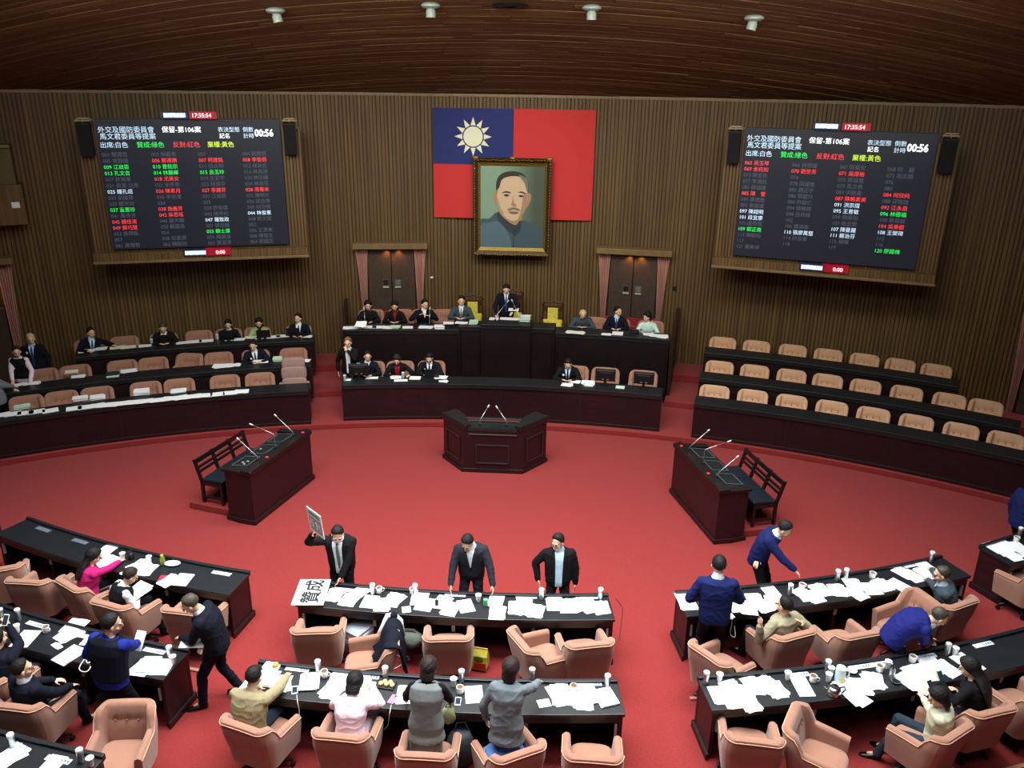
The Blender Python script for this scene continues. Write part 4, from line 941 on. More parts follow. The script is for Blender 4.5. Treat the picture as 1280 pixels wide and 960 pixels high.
    # ---- body: one continuous skin
    b = MB(); torso(b, -0.012)
    yw, pt_ = R(hd[0]), R(hd[1])
    # head frame
    Ux = M.Rotation(bl*0.55, 3, 'X')
    base = M.Rotation(R(tw)+yw, 3, 'Z') @ M.Rotation(-pt_, 3, 'X') @ M.Rotation(-bl*0.25, 3, 'X')
    hx, hy, hzv = base @ V((1, 0, 0)), base @ V((0, 1, 0)), base @ V((0, 0, 1))
    HC = N+(U*0.5+hzv*0.5).normalized()*0.045+hzv*0.105+hy*0.018
    b.cap(N-U*0.05, HC-hzv*0.05-hy*0.01, 0.058*f, 0.053*f)
    HS = 1.12
    Hp = lambda x, y, z: HC+(hx*x+hy*y+hzv*z)*HS
    b.ell(Hp(0, -0.006, 0.028), (0.074, 0.094, 0.090), rot=base, n=16, k=12)
    b.ell(Hp(0, 0.028, -0.035), (0.060, 0.066, 0.078), rot=base, n=14, k=10)
    b.ell(Hp(0, 0.050, -0.082), (0.030, 0.030, 0.026), rot=base)
    b.cap(Hp(0, 0.088, 0.018), Hp(0, 0.108, -0.022), 0.008, 0.014, 8)
    b.ell(Hp(0, 0.083, -0.055), (0.024, 0.014, 0.012), rot=base, n=8, k=6)
    b.cap(Hp(-0.04, 0.080, 0.026), Hp(0.04, 0.080, 0.026), 0.010, 0.010, 8)
    for s in (-1, 1):
        b.ell(Hp(s*0.076, 0.004, -0.012), (0.012, 0.022, 0.033), rot=base, n=8, k=6)
        b.ell(Hp(s*0.040, 0.058, -0.028), (0.022, 0.024, 0.024), rot=base, n=8, k=6)
    for s in (-1, 1):
        el, wr = tgt[s]
        b.cap(sh[s]-X*(s*0.02), el, 0.043*f, 0.036*f); b.cap(el, wr, 0.037*f, 0.024*f)
        d = (wr-el).normalized(); pn = d.cross(V((0, 0, 1)))
        if pn.length < 0.2: pn = V((1, 0, 0))
        pn.normalize(); dn = pn.cross(d); 
        if dn.z > 0: dn = -dn       # palm side, facing down or in
        if abs(d.z) > 0.75: pn = V((0, 1, 0)); pn = (pn-d*pn.dot(d)).normalized(); dn = V((-s, 0, 0))
        th = 1 if pn.dot(X)*s < 0 else -1
        if abs(d.z) > 0.75: th = 1
        curl = curlL if s < 0 else curlR
        b.loft([[wr+d*q+pn*(w_*cos(a))+dn*(0.013*sin(a)+cz) for a in [2*pi*i/10 for i in range(10)]] for q, w_, cz in ((-0.01, 0.024, 0), (0.03, 0.036, 0.002), (0.075, 0.040, 0.004), (0.092, 0.034, 0.006))])
        for i, (o_, l_) in enumerate(((0.030, 0.072), (0.010, 0.080), (-0.011, 0.074), (-0.031, 0.058))):
            p0 = wr+d*0.082+pn*(o_*th)+dn*0.006; d1 = (d+dn*curl*0.5+pn*(o_*th*1.5)).normalized(); p1 = p0+d1*l_*0.5; d2 = (d+dn*(curl*1.6)).normalized(); p2 = p1+d2*l_*0.5
            b.cap(p0, p1, 0.0088, 0.0082, 7); b.cap(p1, p2, 0.0082, 0.0066, 7)
        t0 = wr+d*0.022+pn*(0.026*th)+dn*0.004; t1 = t0+(d*0.55+pn*(0.75*th)+dn*0.35).normalized()*0.042; t2 = t1+(d*0.9+pn*(0.2*th)+dn*0.3).normalized()*0.032
        b.cap(t0, t1, 0.013, 0.0105, 8); b.cap(t1, t2, 0.010, 0.0075, 8)
        kn, an = legs[s]
        b.cap(hp[s], kn, 0.068, 0.046); b.cap(kn, an, 0.046, 0.030); b.cap(an, an+V((s*0.01, 0.10, -0.045)), 0.028, 0.024)
    body = remesh(b, 'body', SKIN, root, vox, 2, 0.45)
    # ---- clothing
    def sleeves(b, e, frac=1.0):
        for s in (-1, 1):
            el, wr = tgt[s]; w2 = el+(wr-el)*(0.97 if frac >= 1 else max(0.01, frac))
            b.ell(sh[s]-X*(s*0.022)-U*0.012, (0.066+e*0.6,)*3, n=12, k=8)
            if frac > 0:
                b.cap(sh[s]-X*(s*0.01)-U*0.008, el, 0.066*f+e*0.6, 0.057*f+e*0.5); b.cap(el, w2, 0.057*f+e*0.5, 0.042*f+e*0.4)
    vt = vox if not far else 0.0155; vt = max(0.0125, vt)
    b = MB(); extra = []
    if longtop and not sit:
        rx, ry = secs[0][0]+0.03, secs[0][1]+0.035
        for q in (1.0, 0.5):
            extra.append([spine[0]-V((0, 0, longtop*q))+X0*((rx+0.02*q)*cos(2*pi*j/18))+F0*((ry+0.02*q)*sin(2*pi*j/18)) for j in range(18)])
    torso(b, 0.020, 0, 5, (extra or None) if not vest else None)
    sleeves(b, 0.008, sleeve)
    if shirt is None: b.cap(N-U*0.03, N+U*0.018, 0.066*f, 0.058*f)
    for s in (-1, 1): b.cap(N-U*0.055-Fc*0.018+X*(s*0.02), sh[s]-U*0.012, 0.060*f, 0.052*f)
    # lapel mass and pocket bulges give the coat its edges
    if not (shirt is not None): pass
    jk = remesh(b, 'shirt' if shirt is None else 'jacket', top, root, vt, 3); crumple(jk.data, 0.007, label)
    def chest(t_, u_, off):
        q = 5*(t_+0.0); a = max(0, min(4, int(q))); fr_ = min(1.0, q-a)
        c = spine[a]*(1-fr_)+spine[a+1]*fr_; rx = secs[a][0]*(1-fr_)+secs[a+1][0]*fr_+0.02; ry = secs[a][1]*(1-fr_)+secs[a+1][1]*fr_+0.016
        x, fw = frame(q); s_ = min(0.98, abs(u_)/rx); return c+x*u_+fw*(ry*(1-s_**2.6)**(1/2.6)+off)
    def patch(name, m, rows, off, th=0.006, par=None):
        b = MB(); rings = []
        for t_, uc, hw in rows:
            a_ = [chest(t_, uc+hw*(j/3-1), off) for j in range(7)]; c_ = [chest(t_, uc+hw*(j/3-1), off-th-0.01) for j in range(7)]
            rings.append(a_+c_[::-1])
        b.loft(rings); return part(name, b, m, par or root, smooth=True, auto=50)
    if shirt is not None:
        T0, T1 = vopen, 0.985
        rows = [(T0+(T1-T0)*i/6, 0, max(0.004, vw*(i/6)**0.75) if T0 > 0.1 else vw*(0.75+0.25*i/6)) for i in range(7)]
        patch('shirt', shirt, rows, 0.010)
        b = MB(); b.cap(N-U*0.012+Fc*0.014, N+U*0.036+Fc*0.010, 0.084*f, 0.062*f); part('collar', b, shirt, root, smooth=True)
        for s in (-1, 1):
            rows2 = [(T0+(0.93-T0)*i/6, s*((max(0.004, vw*(i/6)**0.75) if T0 > 0.1 else vw*(0.75+0.25*i/6))+0.016), 0.014+0.006*sin(pi*i/6)) for i in range(7)]
            patch('lapel', top, rows2, 0.014)
        if cuff:
            for s in (-1, 1):
                el, wr = tgt[s]; d = (wr-el).normalized(); part('cuff', MB().cyl(wr-d*0.03, wr+d*0.004, 0.033, 0.031, 12), shirt, root, smooth=True, auto=40)
        if badge: patch('badge', WHT, [(0.62, 0.10, 0.022), (0.69, 0.10, 0.022)], 0.017)
    if tie is not None:
        patch('tie', tie, [(vopen-0.02 if vopen > .1 else 0.22, 0, 0.012), (0.45, 0, 0.026), (0.62, 0, 0.024), (0.8, 0, 0.017), (0.91, 0, 0.013), (0.93, 0, 0.017), (0.97, 0, 0.017)], 0.017)
    if scarf is not None: patch('scarf', scarf, [(0.45, 0, 0.045), (0.6, 0.0, 0.05), (0.8, 0, 0.06), (0.95, 0, 0.06)], 0.020); part('scarf_loop', MB().cap(N-U*0.01+Fc*0.01, N+U*0.03+Fc*0.015, 0.075, 0.066), scarf, root, smooth=True)
    if vest is not None:
        b = MB(); torso(b, 0.030, 0 if extra else 1, 5 if vest[1] else 4, [[p+(p-spine[0])*0.05 for p in e_] for e_ in extra] if extra else None); b.ell(spine[4]-U*0.01, (shw*0.80, 0.11, 0.06), n=14, k=8) if not vest[1] else None
        vv = remesh(b, 'vest', vest[0], root, vt, 3)
    # trousers or skirt
    b = MB()
    if skirt:
        c0 = spine[1]; 
        if sit:
            for s in (-1, 1): b.cap(hp[s], legs[s][0]-V((0, 0.04, 0)), 0.10, 0.075)
            b.ell(H-V((0, 0, 0.03)), (0.185, 0.15, 0.11))
        else: b.loft([[spine[0]*1.0+V((0, 0, z))+X0*(rx*cos(2*pi*j/18))+V((0, 1, 0))*(ry*sin(2*pi*j/18)) for j in range(18)] for z, rx, ry in ((-0.34, 0.19, 0.16), (0.0, 0.185, 0.145), (0.14, 0.155, 0.12))])
    else:
        b.ell(H-V((0, 0, 0.03)), (0.172, 0.135, 0.12)); 
        for s in (-1, 1):
            kn, an = legs[s]; b.cap(hp[s], kn, 0.094, 0.068); b.cap(kn, an-V((0, 0, 0.01)) if not bare else an+V((0, 0, 0.1)), 0.068, 0.058)
    crumple(remesh(b, 'skirt' if skirt else 'trousers', trouser, root, vt, 3).data, 0.008, label)
    for s in (-1, 1):
        an = legs[s][1]; b = MB(); rings = []
        for y_, w_, h_ in ((-0.055, 0.026, 0.055), (-0.02, 0.038, 0.085), (0.05, 0.042, 0.07), (0.11, 0.046, 0.05), (0.17, 0.038, 0.035), (0.20, 0.018, 0.022)):
            rings.append([an+V((s*y_*0.2+w_*cos(2*pi*j/12), y_, -0.088+h_*(0.5+0.5*sin(2*pi*j/12)))) for j in range(12)])
        b.loft(rings); part('shoe', b, SHOE, root, smooth=True)
    # ---- hair: a shell over the skull that dips under the skin at the hairline
    hm = hairm(hair); b = MB(); n_, k_ = 28, 20; vs = []; fs = []
    cen = (0, -0.008, 0.026)
    def rad(dx, dy, dz):
        ex, ey, ez = 0.074, 0.096, 0.092
        r0 = 1/sqrt((dx/ex)**2+(dy/ey)**2+(dz/ez)**2)
        front = 0.50 if hs != 'bald' else -0.2
        # hairline: high on the forehead, down past the ears behind
        line = (-0.62 if hs in ('short', 'thin') else -0.75)+ (0 if dy < -0.15 else (dy+0.15)*1.9)
        if hs in ('bob', 'long', 'verylong'): line = -0.8+max(0, dy+0.05)*1.75
        v = (dz-line)*7
        w_ = 1/(1+math.exp(-v*1.1))
        if hs == 'thin' and dz > 0.72 : w_ *= max(0.62, 1-(dz-0.72)*2.0)
        if hs == 'bald': w_ *= (1 if dz < 0.25 else max(0, 1-(dz-0.25)*5))
        vol = {'short': 0.010, 'thin': 0.007, 'bald': 0.006, 'bob': 0.022, 'long': 0.020, 'verylong': 0.026}[hs]
        nz = 0.0035*sin(dx*17+dz*9)*sin(dy*15+3)
        return r0*(0.86+0.14*w_)+(vol+nz)*w_
    for j in range(1, k_):
        t_ = pi*j/k_
        for i in range(n_):
            dx, dy, dz = sin(t_)*cos(2*pi*i/n_), sin(t_)*sin(2*pi*i/n_), -cos(t_); r_ = rad(dx, dy, dz); vs.append(Hp(cen[0]+dx*r_, cen[1]+dy*r_, cen[2]+dz*r_))
    vs += [Hp(0, cen[1], cen[2]-rad(0, 0, -1)), Hp(0, cen[1], cen[2]+rad(0, 0, 1))]; e_ = len(vs)-2
    for j in range(k_-2):
        for i in range(n_): fs.append((j*n_+i, j*n_+(i+1) % n_, (j+1)*n_+(i+1) % n_, (j+1)*n_+i))
    for i in range(n_): fs.append((e_, (i+1) % n_, i)); fs.append((e_+1, (k_-2)*n_+i, (k_-2)*n_+(i+1) % n_))
    b.add(vs, fs)
    if hs in ('bob', 'long', 'verylong'):
        L_ = 0.13 if hs == 'bob' else 0.27
        rings = []
        if hs == 'bob': ctl = [Hp(0, -0.030, 0.05), Hp(0, -0.040, 0.0), Hp(0, -0.045, -0.05), Hp(0, -0.045, -0.10), Hp(0, -0.045, -0.125)]; wd = (0.07, 0.090, 0.092, 0.085, 0.06); dp = (0.06, 0.070, 0.068, 0.06, 0.04)
        else: ctl = [Hp(0, -0.030, 0.05), Hp(0, -0.042, 0.0), Hp(0, -0.055, -0.06), N-Fc*0.085+U*0.02, N-Fc*0.125-U*0.06, N-Fc*0.150-U*0.14, N-Fc*0.155-U*0.21]; wd = (0.07, 0.092, 0.092, 0.095, 0.11, 0.10, 0.05); dp = (0.06, 0.070, 0.065, 0.055, 0.04, 0.035, 0.02)
        if hs == 'verylong': ctl = ctl+[N-Fc*0.165-U*0.30]; wd = (0.08, 0.105, 0.115, 0.13, 0.155, 0.15, 0.13, 0.07); dp = (0.07, 0.085, 0.08, 0.075, 0.06, 0.05, 0.045, 0.02)
        for c, w_, dpt in zip(ctl, wd, dp):
            rings.append([c+hx*(w_*cos(2*pi*j/16))+hy*(dpt*sin(2*pi*j/16)*(1 if sin(2*pi*j/16) < 0 else 0.55)) for j in range(16)])
        b.loft(rings)
        ho = remesh(b, 'hair', hm, root, 0.009 if not far else 0.012, 1)
    else: ho = part('hair', b, hm, root, smooth=True)
    # ---- face details
    for s in (-1, 1):
        part('eye', MB().ell(Hp(s*0.029, 0.087, 0.004), (0.013, 0.006, 0.0055), rot=base, n=8, k=6), EYE, root, smooth=True)
        if not far: part('eyebrow', MB().cap(Hp(s*0.018, 0.092, 0.028), Hp(s*0.045, 0.083, 0.028), 0.0045, 0.0035, 6), BROW if hair != 'silver' else hm, root, smooth=True)
    part('mouth', MB().ell(Hp(0, 0.097, -0.056), (0.022, 0.005, 0.006), rot=base, n=8, k=6), LIP, root, smooth=True)
    if glasses:
        b = MB()
        for s in (-1, 1): b.tube([Hp(s*0.031+0.022*cos(a), 0.103, 0.003+0.016*sin(a)) for a in [2*pi*i/12 for i in range(13)]], 0.0028, 5); b.tube([Hp(s*0.053, 0.10, 0.006), Hp(s*0.08, 0.0, 0.004)], 0.0025, 5)
        b.tube([Hp(-0.01, 0.105, 0.006), Hp(0.01, 0.105, 0.006)], 0.0025, 5); part('glasses', b, mat('glasses_frame', (60, 50, 44), 0.3), root)
    root['_'] = 0; del root['_']
    hands = {s: root.matrix_basis @ tgt[s][1] for s in (-1, 1)}
    return root, hands
# ------------------------------------------------------------------ people in place
def loc_of(px, py, z): return at(px, py, z)
def loc_t(loc, face, wpt, k=1.0, dz=0):
    d = (V(wpt)-V(loc)); q = M.Rotation(-R(face), 3, 'Z') @ d; return (q.x/k, q.y/k, (q.z+dz)/k)
def stand(label, x, y, z, face, LHp=None, RHp=None, k=1.0, **kw):
    l = V((x, y, z))
    if LHp is not None: kw['LH'] = loc_t(l, face, LHp, k)
    if RHp is not None: kw['RH'] = loc_t(l, face, RHp, k)
    return person(label, l, face, k=k, **kw)
def seated(key, label, dface=0, LHp=None, RHp=None, k=1.0, fwd=0.0, ox=0.0, **kw):
    c, hd = NC[key]; face = math.degrees(hd)+dface; l = V((c.x+ox, c.y, 0))+V((-sin(hd), cos(hd), 0))*fwd
    if LHp is not None: kw['LH'] = loc_t(l, face, LHp, k)
    if RHp is not None: kw['RH'] = loc_t(l, face, RHp, k)
    kw.setdefault('hipy', -0.06)
    return person(label, l, face, sit=True, k=k, **kw)
def bench(label, a, r, z, dface=0, k=1.0, **kw):
    face = 180-a+dface; kw.setdefault('hipy', -0.02); kw.setdefault('far', True)
    kw.setdefault('LH', (-0.12, 0.40, 0.86)); kw.setdefault('RH', (0.12, 0.40, 0.86))
    return person(label, pol(r, a, z), face, sit=True, k=k, **kw)
D = 0.75
_, HP = stand('man in a dark suit and grey tie holding up a placard behind the front desk', -1.84, 10.50, 0, 180, LHp=at(424, 728, 0.80), RHp=at(391, 668, 1.60), k=0.98, lean=13, bend=20, hd=(12, 30), shirt=WHT, tie=TGR, top=BLK, trouser=BLK, vopen=0.02, vw=0.075, hs='short', re=(0.9, 0.1, -0.5), curlR=1.2)
stand('man in a charcoal suit leaning with both hands on the middle front desk, looking down', 0.08, 10.46, 0, 180, LHp=at(618, 740, 0.79), RHp=at(562, 738, 0.79), k=0.96, lean=12, bend=16, hd=(-22, 38), shirt=WHT, top=CHAR, trouser=CHAR, vopen=0.40, vw=0.06)
stand('man in an open black jacket and pale blue shirt standing at the middle front desk', 1.34, 10.42, 0, 183, lean=2, hd=(-32, 14), shirt=LBL, top=BLK, trouser=BLK, vopen=0.04, vw=0.068, glasses=True, LH=(-0.27, 0.02, 0.84), RH=(0.31, 0.02, 0.90), k=0.94)
stand('man in a navy suit with his back to the gallery at the right front desk', 3.43, 9.55, 0, -3, k=1.05, lean=6, hd=(-4, 14), shirt=WHT, top=BLUE, trouser=NAVY, vopen=0.9, vw=0.01, LH=(-0.20, 0.22, 1.0), RH=(0.18, 0.28, 1.02), collar=True)
stand('man in a blue jumper bending over the far side of the right front desk', 4.36, 11.12, 0, -118, RHp=at(1004, 724, 0.84), LHp=at(947, 698, 0.98), lean=24, bend=36, hd=(0, 30), shirt=WHT, top=BLUE, trouser=BLK, vopen=0.86, vw=0.03, le=(-0.4, -1, 0.2), cuff=False)
stand('person in a blue top standing at the right edge beyond the aisle desk', 8.92, 12.55, 0, -80, lean=6, top=BLUE, trouser=BLK, hs='short')
stand('man in a navy waistcoat over a bright blue shirt standing at the left second desk', -3.93, 7.80, 0, -14, k=1.03, lean=9, hd=(-48, 12), top=ROYAL, vest=(NAVY, True), trouser=NAVY, RHp=at(176, 803, 1.0), LHp=at(128, 825, 0.95), glasses=True)
f0, f1 = at(252, 882, 0), at(281, 866, 0)
l = V((-2.95, 8.54, 0)); fc = 98
person('man in a dark suit walking with papers past the end of the left second desk', l, fc, lean=16, bend=30, hd=(14, 26), shirt=WHT, top=NAVY, trouser=NAVY, vopen=0.72, vw=0.045, hair='thin', hs='thin', RH=loc_t(l, fc, at(255, 803, 1.0)), LH=loc_t(l, fc, at(227, 797, 1.02)), LF=(-0.10, 0.24, 0.09), RF=(0.12, -0.20, 0.11), badge=True)
DH = D+0.04
seated('e2', 'woman with long black hair in a magenta jacket writing at the front left desk', -12, ox=-0.10, RHp=at(149, 702, DH), LHp=at(124, 716, DH), fem=True, k=0.95, top=MAG, trouser=BLK, hs='long', lean=12, hd=(-10, 24), fwd=0.04)
seated('e3', 'woman in a black vest with white sleeves reading papers on her lap', -32, ox=-0.07, RHp=at(172, 742, 0.72), LHp=at(158, 738, 0.74), fem=True, k=0.95, top=WHT, vest=(BLK, True), trouser=BLK, hair='brown', hs='short', lean=10, bend=20, hd=(-4, 34), fwd=-0.02)
seated('f0', 'person at the left edge holding a phone up over the second desk', -8, RHp=at(11, 783, 1.12), LHp=at(-6, 786, 1.1), top=NAVY, trouser=DENIM, lean=14, re=(0.7, -0.1, -0.9))
seated('f1', 'seated man in a navy suit turning to the right at lower left', -22, top=NAVY, trouser=NAVY, shirt=WHT, vopen=0.9, vw=0.01, lean=-6, hd=(-32, 4), glasses=True, LH=(-0.14, 0.30, 0.66), RH=(0.14, 0.34, 0.66))
seated('d1', 'man in a tan jacket reaching over the middle second desk', 8, ox=-0.17, RHp=at(361, 842, DH), LHp=at(322, 858, DH), top=TAN, trouser=DENIM, lean=16, bend=22, hd=(-12, 16), fwd=0.02)
seated('d2', 'woman in a pale pink blouse bending over papers at the middle second desk', 0, RHp=at(466, 860, DH), LHp=at(440, 866, DH), fem=True, k=0.97, top=PINK, trouser=PINK, hs='bob', lean=16, bend=30, hd=(0, 40), fwd=0.08)
stand('woman in a grey sleeveless dress with black sleeves leaning on the middle second desk', -0.12, 7.40, 0, -2, k=0.95, fem=True, RHp=at(566, 878, DH), LHp=at(506, 876, DH), lean=12, bend=20, hd=(-4, 22), top=BLK, vest=(GDRESS, True), trouser=GDRESS, skirt=True, hs='bob', hair='brown', longtop=0.1)
stand('woman in a grey jacket and green trousers reaching to the right across the second desk', 0.78, 7.44, 0, -8, k=0.96, fem=True, RHp=at(683, 847, 0.92), LH=(-0.27, 0.10, 0.86), lean=13, bend=18, hd=(-8, 12), top=GRY, trouser=GREEN, hs='bob', hair='brown', longtop=0.12, re=(0.6, -0.6, -0.2), vw=0.01)
seated('g2', 'man in a grey-beige jacket seated with both hands raised at the right front desk', 8, RHp=at(1003, 779, 0.93), LHp=at(950, 783, 0.97), top=BEIGE, trouser=CHAR, lean=-2, hipz=0.46, hd=(20, 6), re=(0.9, 0, -0.8), le=(-0.9, 0, -0.8), curlL=0.1, curlR=0.1)
seated('g5', 'man in a grey jacket leaning on the end of the right front desk', 46, RHp=at(1165, 712, DH), LHp=at(1152, 718, DH), top=DGRY, trouser=CHAR, shirt=LBL, vopen=0.85, vw=0.03, hair='thin', hs='thin', lean=10, bend=18, hd=(8, 10), fwd=-0.06, glasses=True, cuff=False)
hp_ = at(1122, 790, 0.90)
stand('man in a bright blue top bending right down behind the right second desk', hp_.x+0.02, hp_.y-0.14, 0, -98, lean=52, bend=88, hd=(0, 10), top=ROYALD, trouser=NAVY, RHp=at(1152, 816, 0.45), LHp=at(1168, 812, 0.5), hipy=-0.12, shirt=WHT, vopen=0.93, vw=0.01, hair='thin', hs='thin', cuff=False)
seated('h3', 'woman in a cream jacket looking at her phone seated sideways with dark jeans', 26, ox=0.12, RHp=at(1166, 866, 0.86), LHp=at(1152, 870, 0.76), fem=True, k=0.96, top=CREAM, trouser=DENIM, hs='bob', hair='black', lean=0, hipz=0.48, hd=(12, 28), LF=(-0.12, 0.52, 0.09), RF=(0.08, 0.44, 0.09), fwd=0.02)
seated('h4', 'woman with very long wavy black hair seated at the right second desk', 24, ox=0.08, LHp=at(1177, 852, 0.98), RHp=at(1196, 862, 0.78), fem=True, k=0.97, top=BLK, trouser=BLK, hs='verylong', lean=14, hd=(14, 22), fwd=0.05)
# left side rows
stand('grey-haired man in a navy suit standing at the far left by the curtain', *pol(22.05, -29.4, 0).xy, L2, 180+31-10, far=True, shirt=LBL, tie=TBL, top=NAVY, trouser=NAVY, hair='silver', vopen=0.25, vw=0.06, badge=True, hd=(10, 8))
q = pol(21.4, -30.05, L2)
stand('woman in a dark vest with pale sleeves leaning on the left desk', q.x, q.y, L2, 180+31-25, far=True, fem=True, k=0.96, top=PINK, vest=(BLK, True), trouser=BLK, hs='short', hair='brown', lean=7, bend=10, hd=(30, 8), RHp=at(16, 482, 1.13), LHp=at(38, 477, 1.13))
q = pol(20.5, -31.3, L1)
stand('person in a grey jacket cut by the left edge beside the curved desk', q.x, q.y, L1, 180-60, far=True, k=0.97, top=GRY, trouser=BLK, lean=14, hd=(0, 10), hs='short', LHp=at(25, 484, 1.15), RHp=at(18, 486, 1.15))
bench('man in a dark suit leaning sideways at the left end of the topmost left row', -26.5, 22.75, L3, 10, shirt=LBL, tie=TBL, top=NAVY, vopen=0.3, lean=8, side=-6, hd=(20, 4), LH=(-0.50, 0.25, 0.88))
bench('man in a dark suit working at a laptop in the topmost left row', -22.2, 22.8, L3, 0, shirt=WHT, tie=TGR, top=BLK, vopen=0.4, lean=12, hd=(0, 26), hair='thin', hs='short')
bench('woman in a black suit and white collar in the topmost left row', -18.3, 22.8, L3, 0, fem=True, k=0.95, shirt=WHT, top=BLK, vopen=0.5, vw=0.045, lean=8, hd=(0, 8), hs='long', badge=False)
bench('woman in a green and cream jacket in the topmost left row', -16.4, 22.8, L3, 0, fem=True, k=0.95, shirt=BLK, top=OLIV, vopen=0.35, vw=0.05, lean=8, hd=(0, 10), hs='long')
bench('man in a navy suit at the aisle end of the topmost left row', -13.9, 22.75, L3, -4, shirt=WHT, tie=TDK, top=NAVY, vopen=0.3, lean=4, hd=(-18, 0), badge=True)
bench('man in a navy suit writing in the middle left row', -16.5, 21.38, L2, 4, shirt=WHT, tie=TDK, top=NAVY, vopen=0.3, lean=14, side=4, hd=(-14, 14), badge=True)
# presidium
bench('woman in black at the left end of the presidium bench', -9.3, 22.35, ZD+.03, 0, fem=True, k=0.97, top=BLK, hs='bob', lean=6, hd=(4, 6))
bench('woman in black over a red top on the presidium bench', -7.55, 22.35, ZD+.03, 0, fem=True, k=0.96, shirt=REDS, top=BLK, vopen=0.35, vw=0.05, hs='long', lean=10, hd=(0, 8))
bench('man in a dark suit lifting his hands on the presidium bench', -5.65, 22.3, ZD+.03, 10, shirt=WHT, top=NAVY, vopen=0.6, vw=0.05, lean=6, hd=(22, 10), LH=(-0.10, 0.36, 0.98), RH=(0.16, 0.30, 1.0))
bench('man in a grey suit and tie seated left of the speaker', -3.15, 22.25, ZC-.02, 0, shirt=WHT, tie=TGR, top=DGRY, vopen=0.35, vw=0.055, lean=8, hd=(4, 4))
stand('man in a navy suit standing at the centre of the dais between two microphones', -0.06, CY+22.15, ZC, 180, far=True, shirt=WHT, tie=TBL, top=NAVY, trouser=NAVY, vopen=0.28, vw=0.05, lean=4, bend=8, hd=(0, 28), LH=(-0.18, 0.34, 1.04), RH=(0.24, 0.30, 0.95))
bench('bald man in a dark grey jumper on the right of the presidium bench', 4.85, 22.25, ZD, 4, top=DGRY, hs='bald', hair='silver', lean=18, bend=24, hd=(6, 36))
bench('man in a dark suit turning aside between the right pair of curtains', 7.1, 22.3, ZD, 2, shirt=LBL, tie=TBL, top=NAVY, vopen=0.5, vw=0.045, lean=6, hd=(46, 4), hair='black', hs='thin')
bench('woman in a pale patterned blouse at the right end of the presidium bench', 9.15, 22.2, ZD, 2, fem=True, k=0.95, top=MINT, hs='long', lean=8, hd=(-50, 8))
# clerks
stand('person in black standing with a hand to the face by the left aisle', *pol(20.45, -10.35, 0).xy, L1, 180+4, far=True, fem=True, k=1.0, shirt=WHT, top=BLK, trouser=CHAR, vopen=0.05, vw=0.06, hs='short', hair='auburn', hd=(0, 10), LH=(-0.02, 0.20, 1.42), RH=(0.28, 0.02, 0.86), le=(-0.8, 0.2, -0.8))
bench("man in a dark suit behind the monitor at the left end of the clerks' bench", -9.15, 20.38, L1+.04, 0, shirt=WHT, top=NAVY, vopen=0.6, vw=0.05, lean=6, hd=(12, 8))
bench("woman in a dark jacket and red scarf on the clerks' bench", -7.15, 20.36, L1+.04, 0, fem=True, k=0.97, top=BLK, scarf=REDS, hs='bob', hair='brown', lean=12, hd=(-6, 26), LH=(-0.30, 0.40, 0.88))
bench("man in a dark suit and tie at a laptop on the clerks' bench", -5.0, 20.36, L1+.04, 0, shirt=WHT, tie=TDK, top=BLK, vopen=0.3, lean=10, hd=(0, 30), badge=True)
bench("man in a dark suit writing at the right of the clerks' bench", 4.35, 20.30, L1+.04, 0, shirt=LBL, tie=TDK, top=BLK, vopen=0.3, lean=12, hd=(0, 34), badge=True, hair='black', hs='thin')

# ------------------------------------------------------------------ placards
def placard(name, corners_z, label, chars, rot, green):
    TL, TR2, BR, BL = [V(c) for c in corners_z]
    ex = ((TR2-TL)+(BR-BL))/2; ez = ((TL-BL)+(TR2-BR))/2; w_, h_ = ex.length, ez.length; ex.normalize(); ez = (ez-ex*ez.dot(ex)).normalized(); n = ex.cross(ez)
    c = (TL+TR2+BR+BL)/4; m = M(((ex.x, ez.x, n.x, c.x), (ex.y, ez.y, n.y, c.y), (ex.z, ez.z, n.z, c.z), (0, 0, 0, 1)))
    t = bpy.data.objects.new(name, None); COL.objects.link(t); t.matrix_world = m; tag(t, label, 'placard')
    b = MB(); b.box((0, 0, 0), (w_, h_, 0.012)); part('board', b, mat('placard_white', (236, 236, 234), 0.6), t, bevel=0.003)
    z = 0.0068
    if green:
        b = MB(); b.box((0, h_*0.33, z), (w_*0.86, h_*0.17, 0.001)); part('green_band', b, mat('placard_green', (140, 176, 160), 0.7), t)
        b = MB()
        for (cx_, cy_, dx, dy) in ((0, 0.17, 0.84, 0.02), (0, -0.38, 0.84, 0.02), (-0.41, -0.105, 0.02, 0.57), (0.41, -0.105, 0.02, 0.57)): b.box((cx_*w_, cy_*h_, z+0.0006), (dx*w_, dy*h_, 0.001))
        part('red_border', b, mat('placard_red', (150, 60, 66), 0.7), t)
        b = MB(); b.box((0, -0.105*h_, z-0.0002), (0.8*w_, 0.53*h_, 0.001)); part('grey_field', b, mat('placard_grey', (170, 172, 186), 0.7), t)
        for i, ch in enumerate(chars): (text('lettering', ch, 0.40*w_, INK, t, M.Translation((w_*(-0.39+0.39*i), -0.24*h_, z+0.002)), fat=0.012), text('lettering', ch, 0.40*w_, PAPER, t, M.Translation((w_*(-0.39+0.39*i), -0.24*h_, z+0.0035)), fat=0.004))
        text('lettering', '本席表決意見', 0.10*w_, mat('placard_dark_green', (60, 96, 84), 0.7), t, M.Translation((-0.33*w_, 0.30*h_, z+0.002)))
    else:
        for i, ch in enumerate(chars): text('lettering', ch, 0.46*h_, INK, t, M.Translation((w_*0.26, h_*(-0.44+0.45*i), z+0.002)) @ M.Rotation(R(90), 4, 'Z'), fat=0.006)
    return t
zt = 0.80
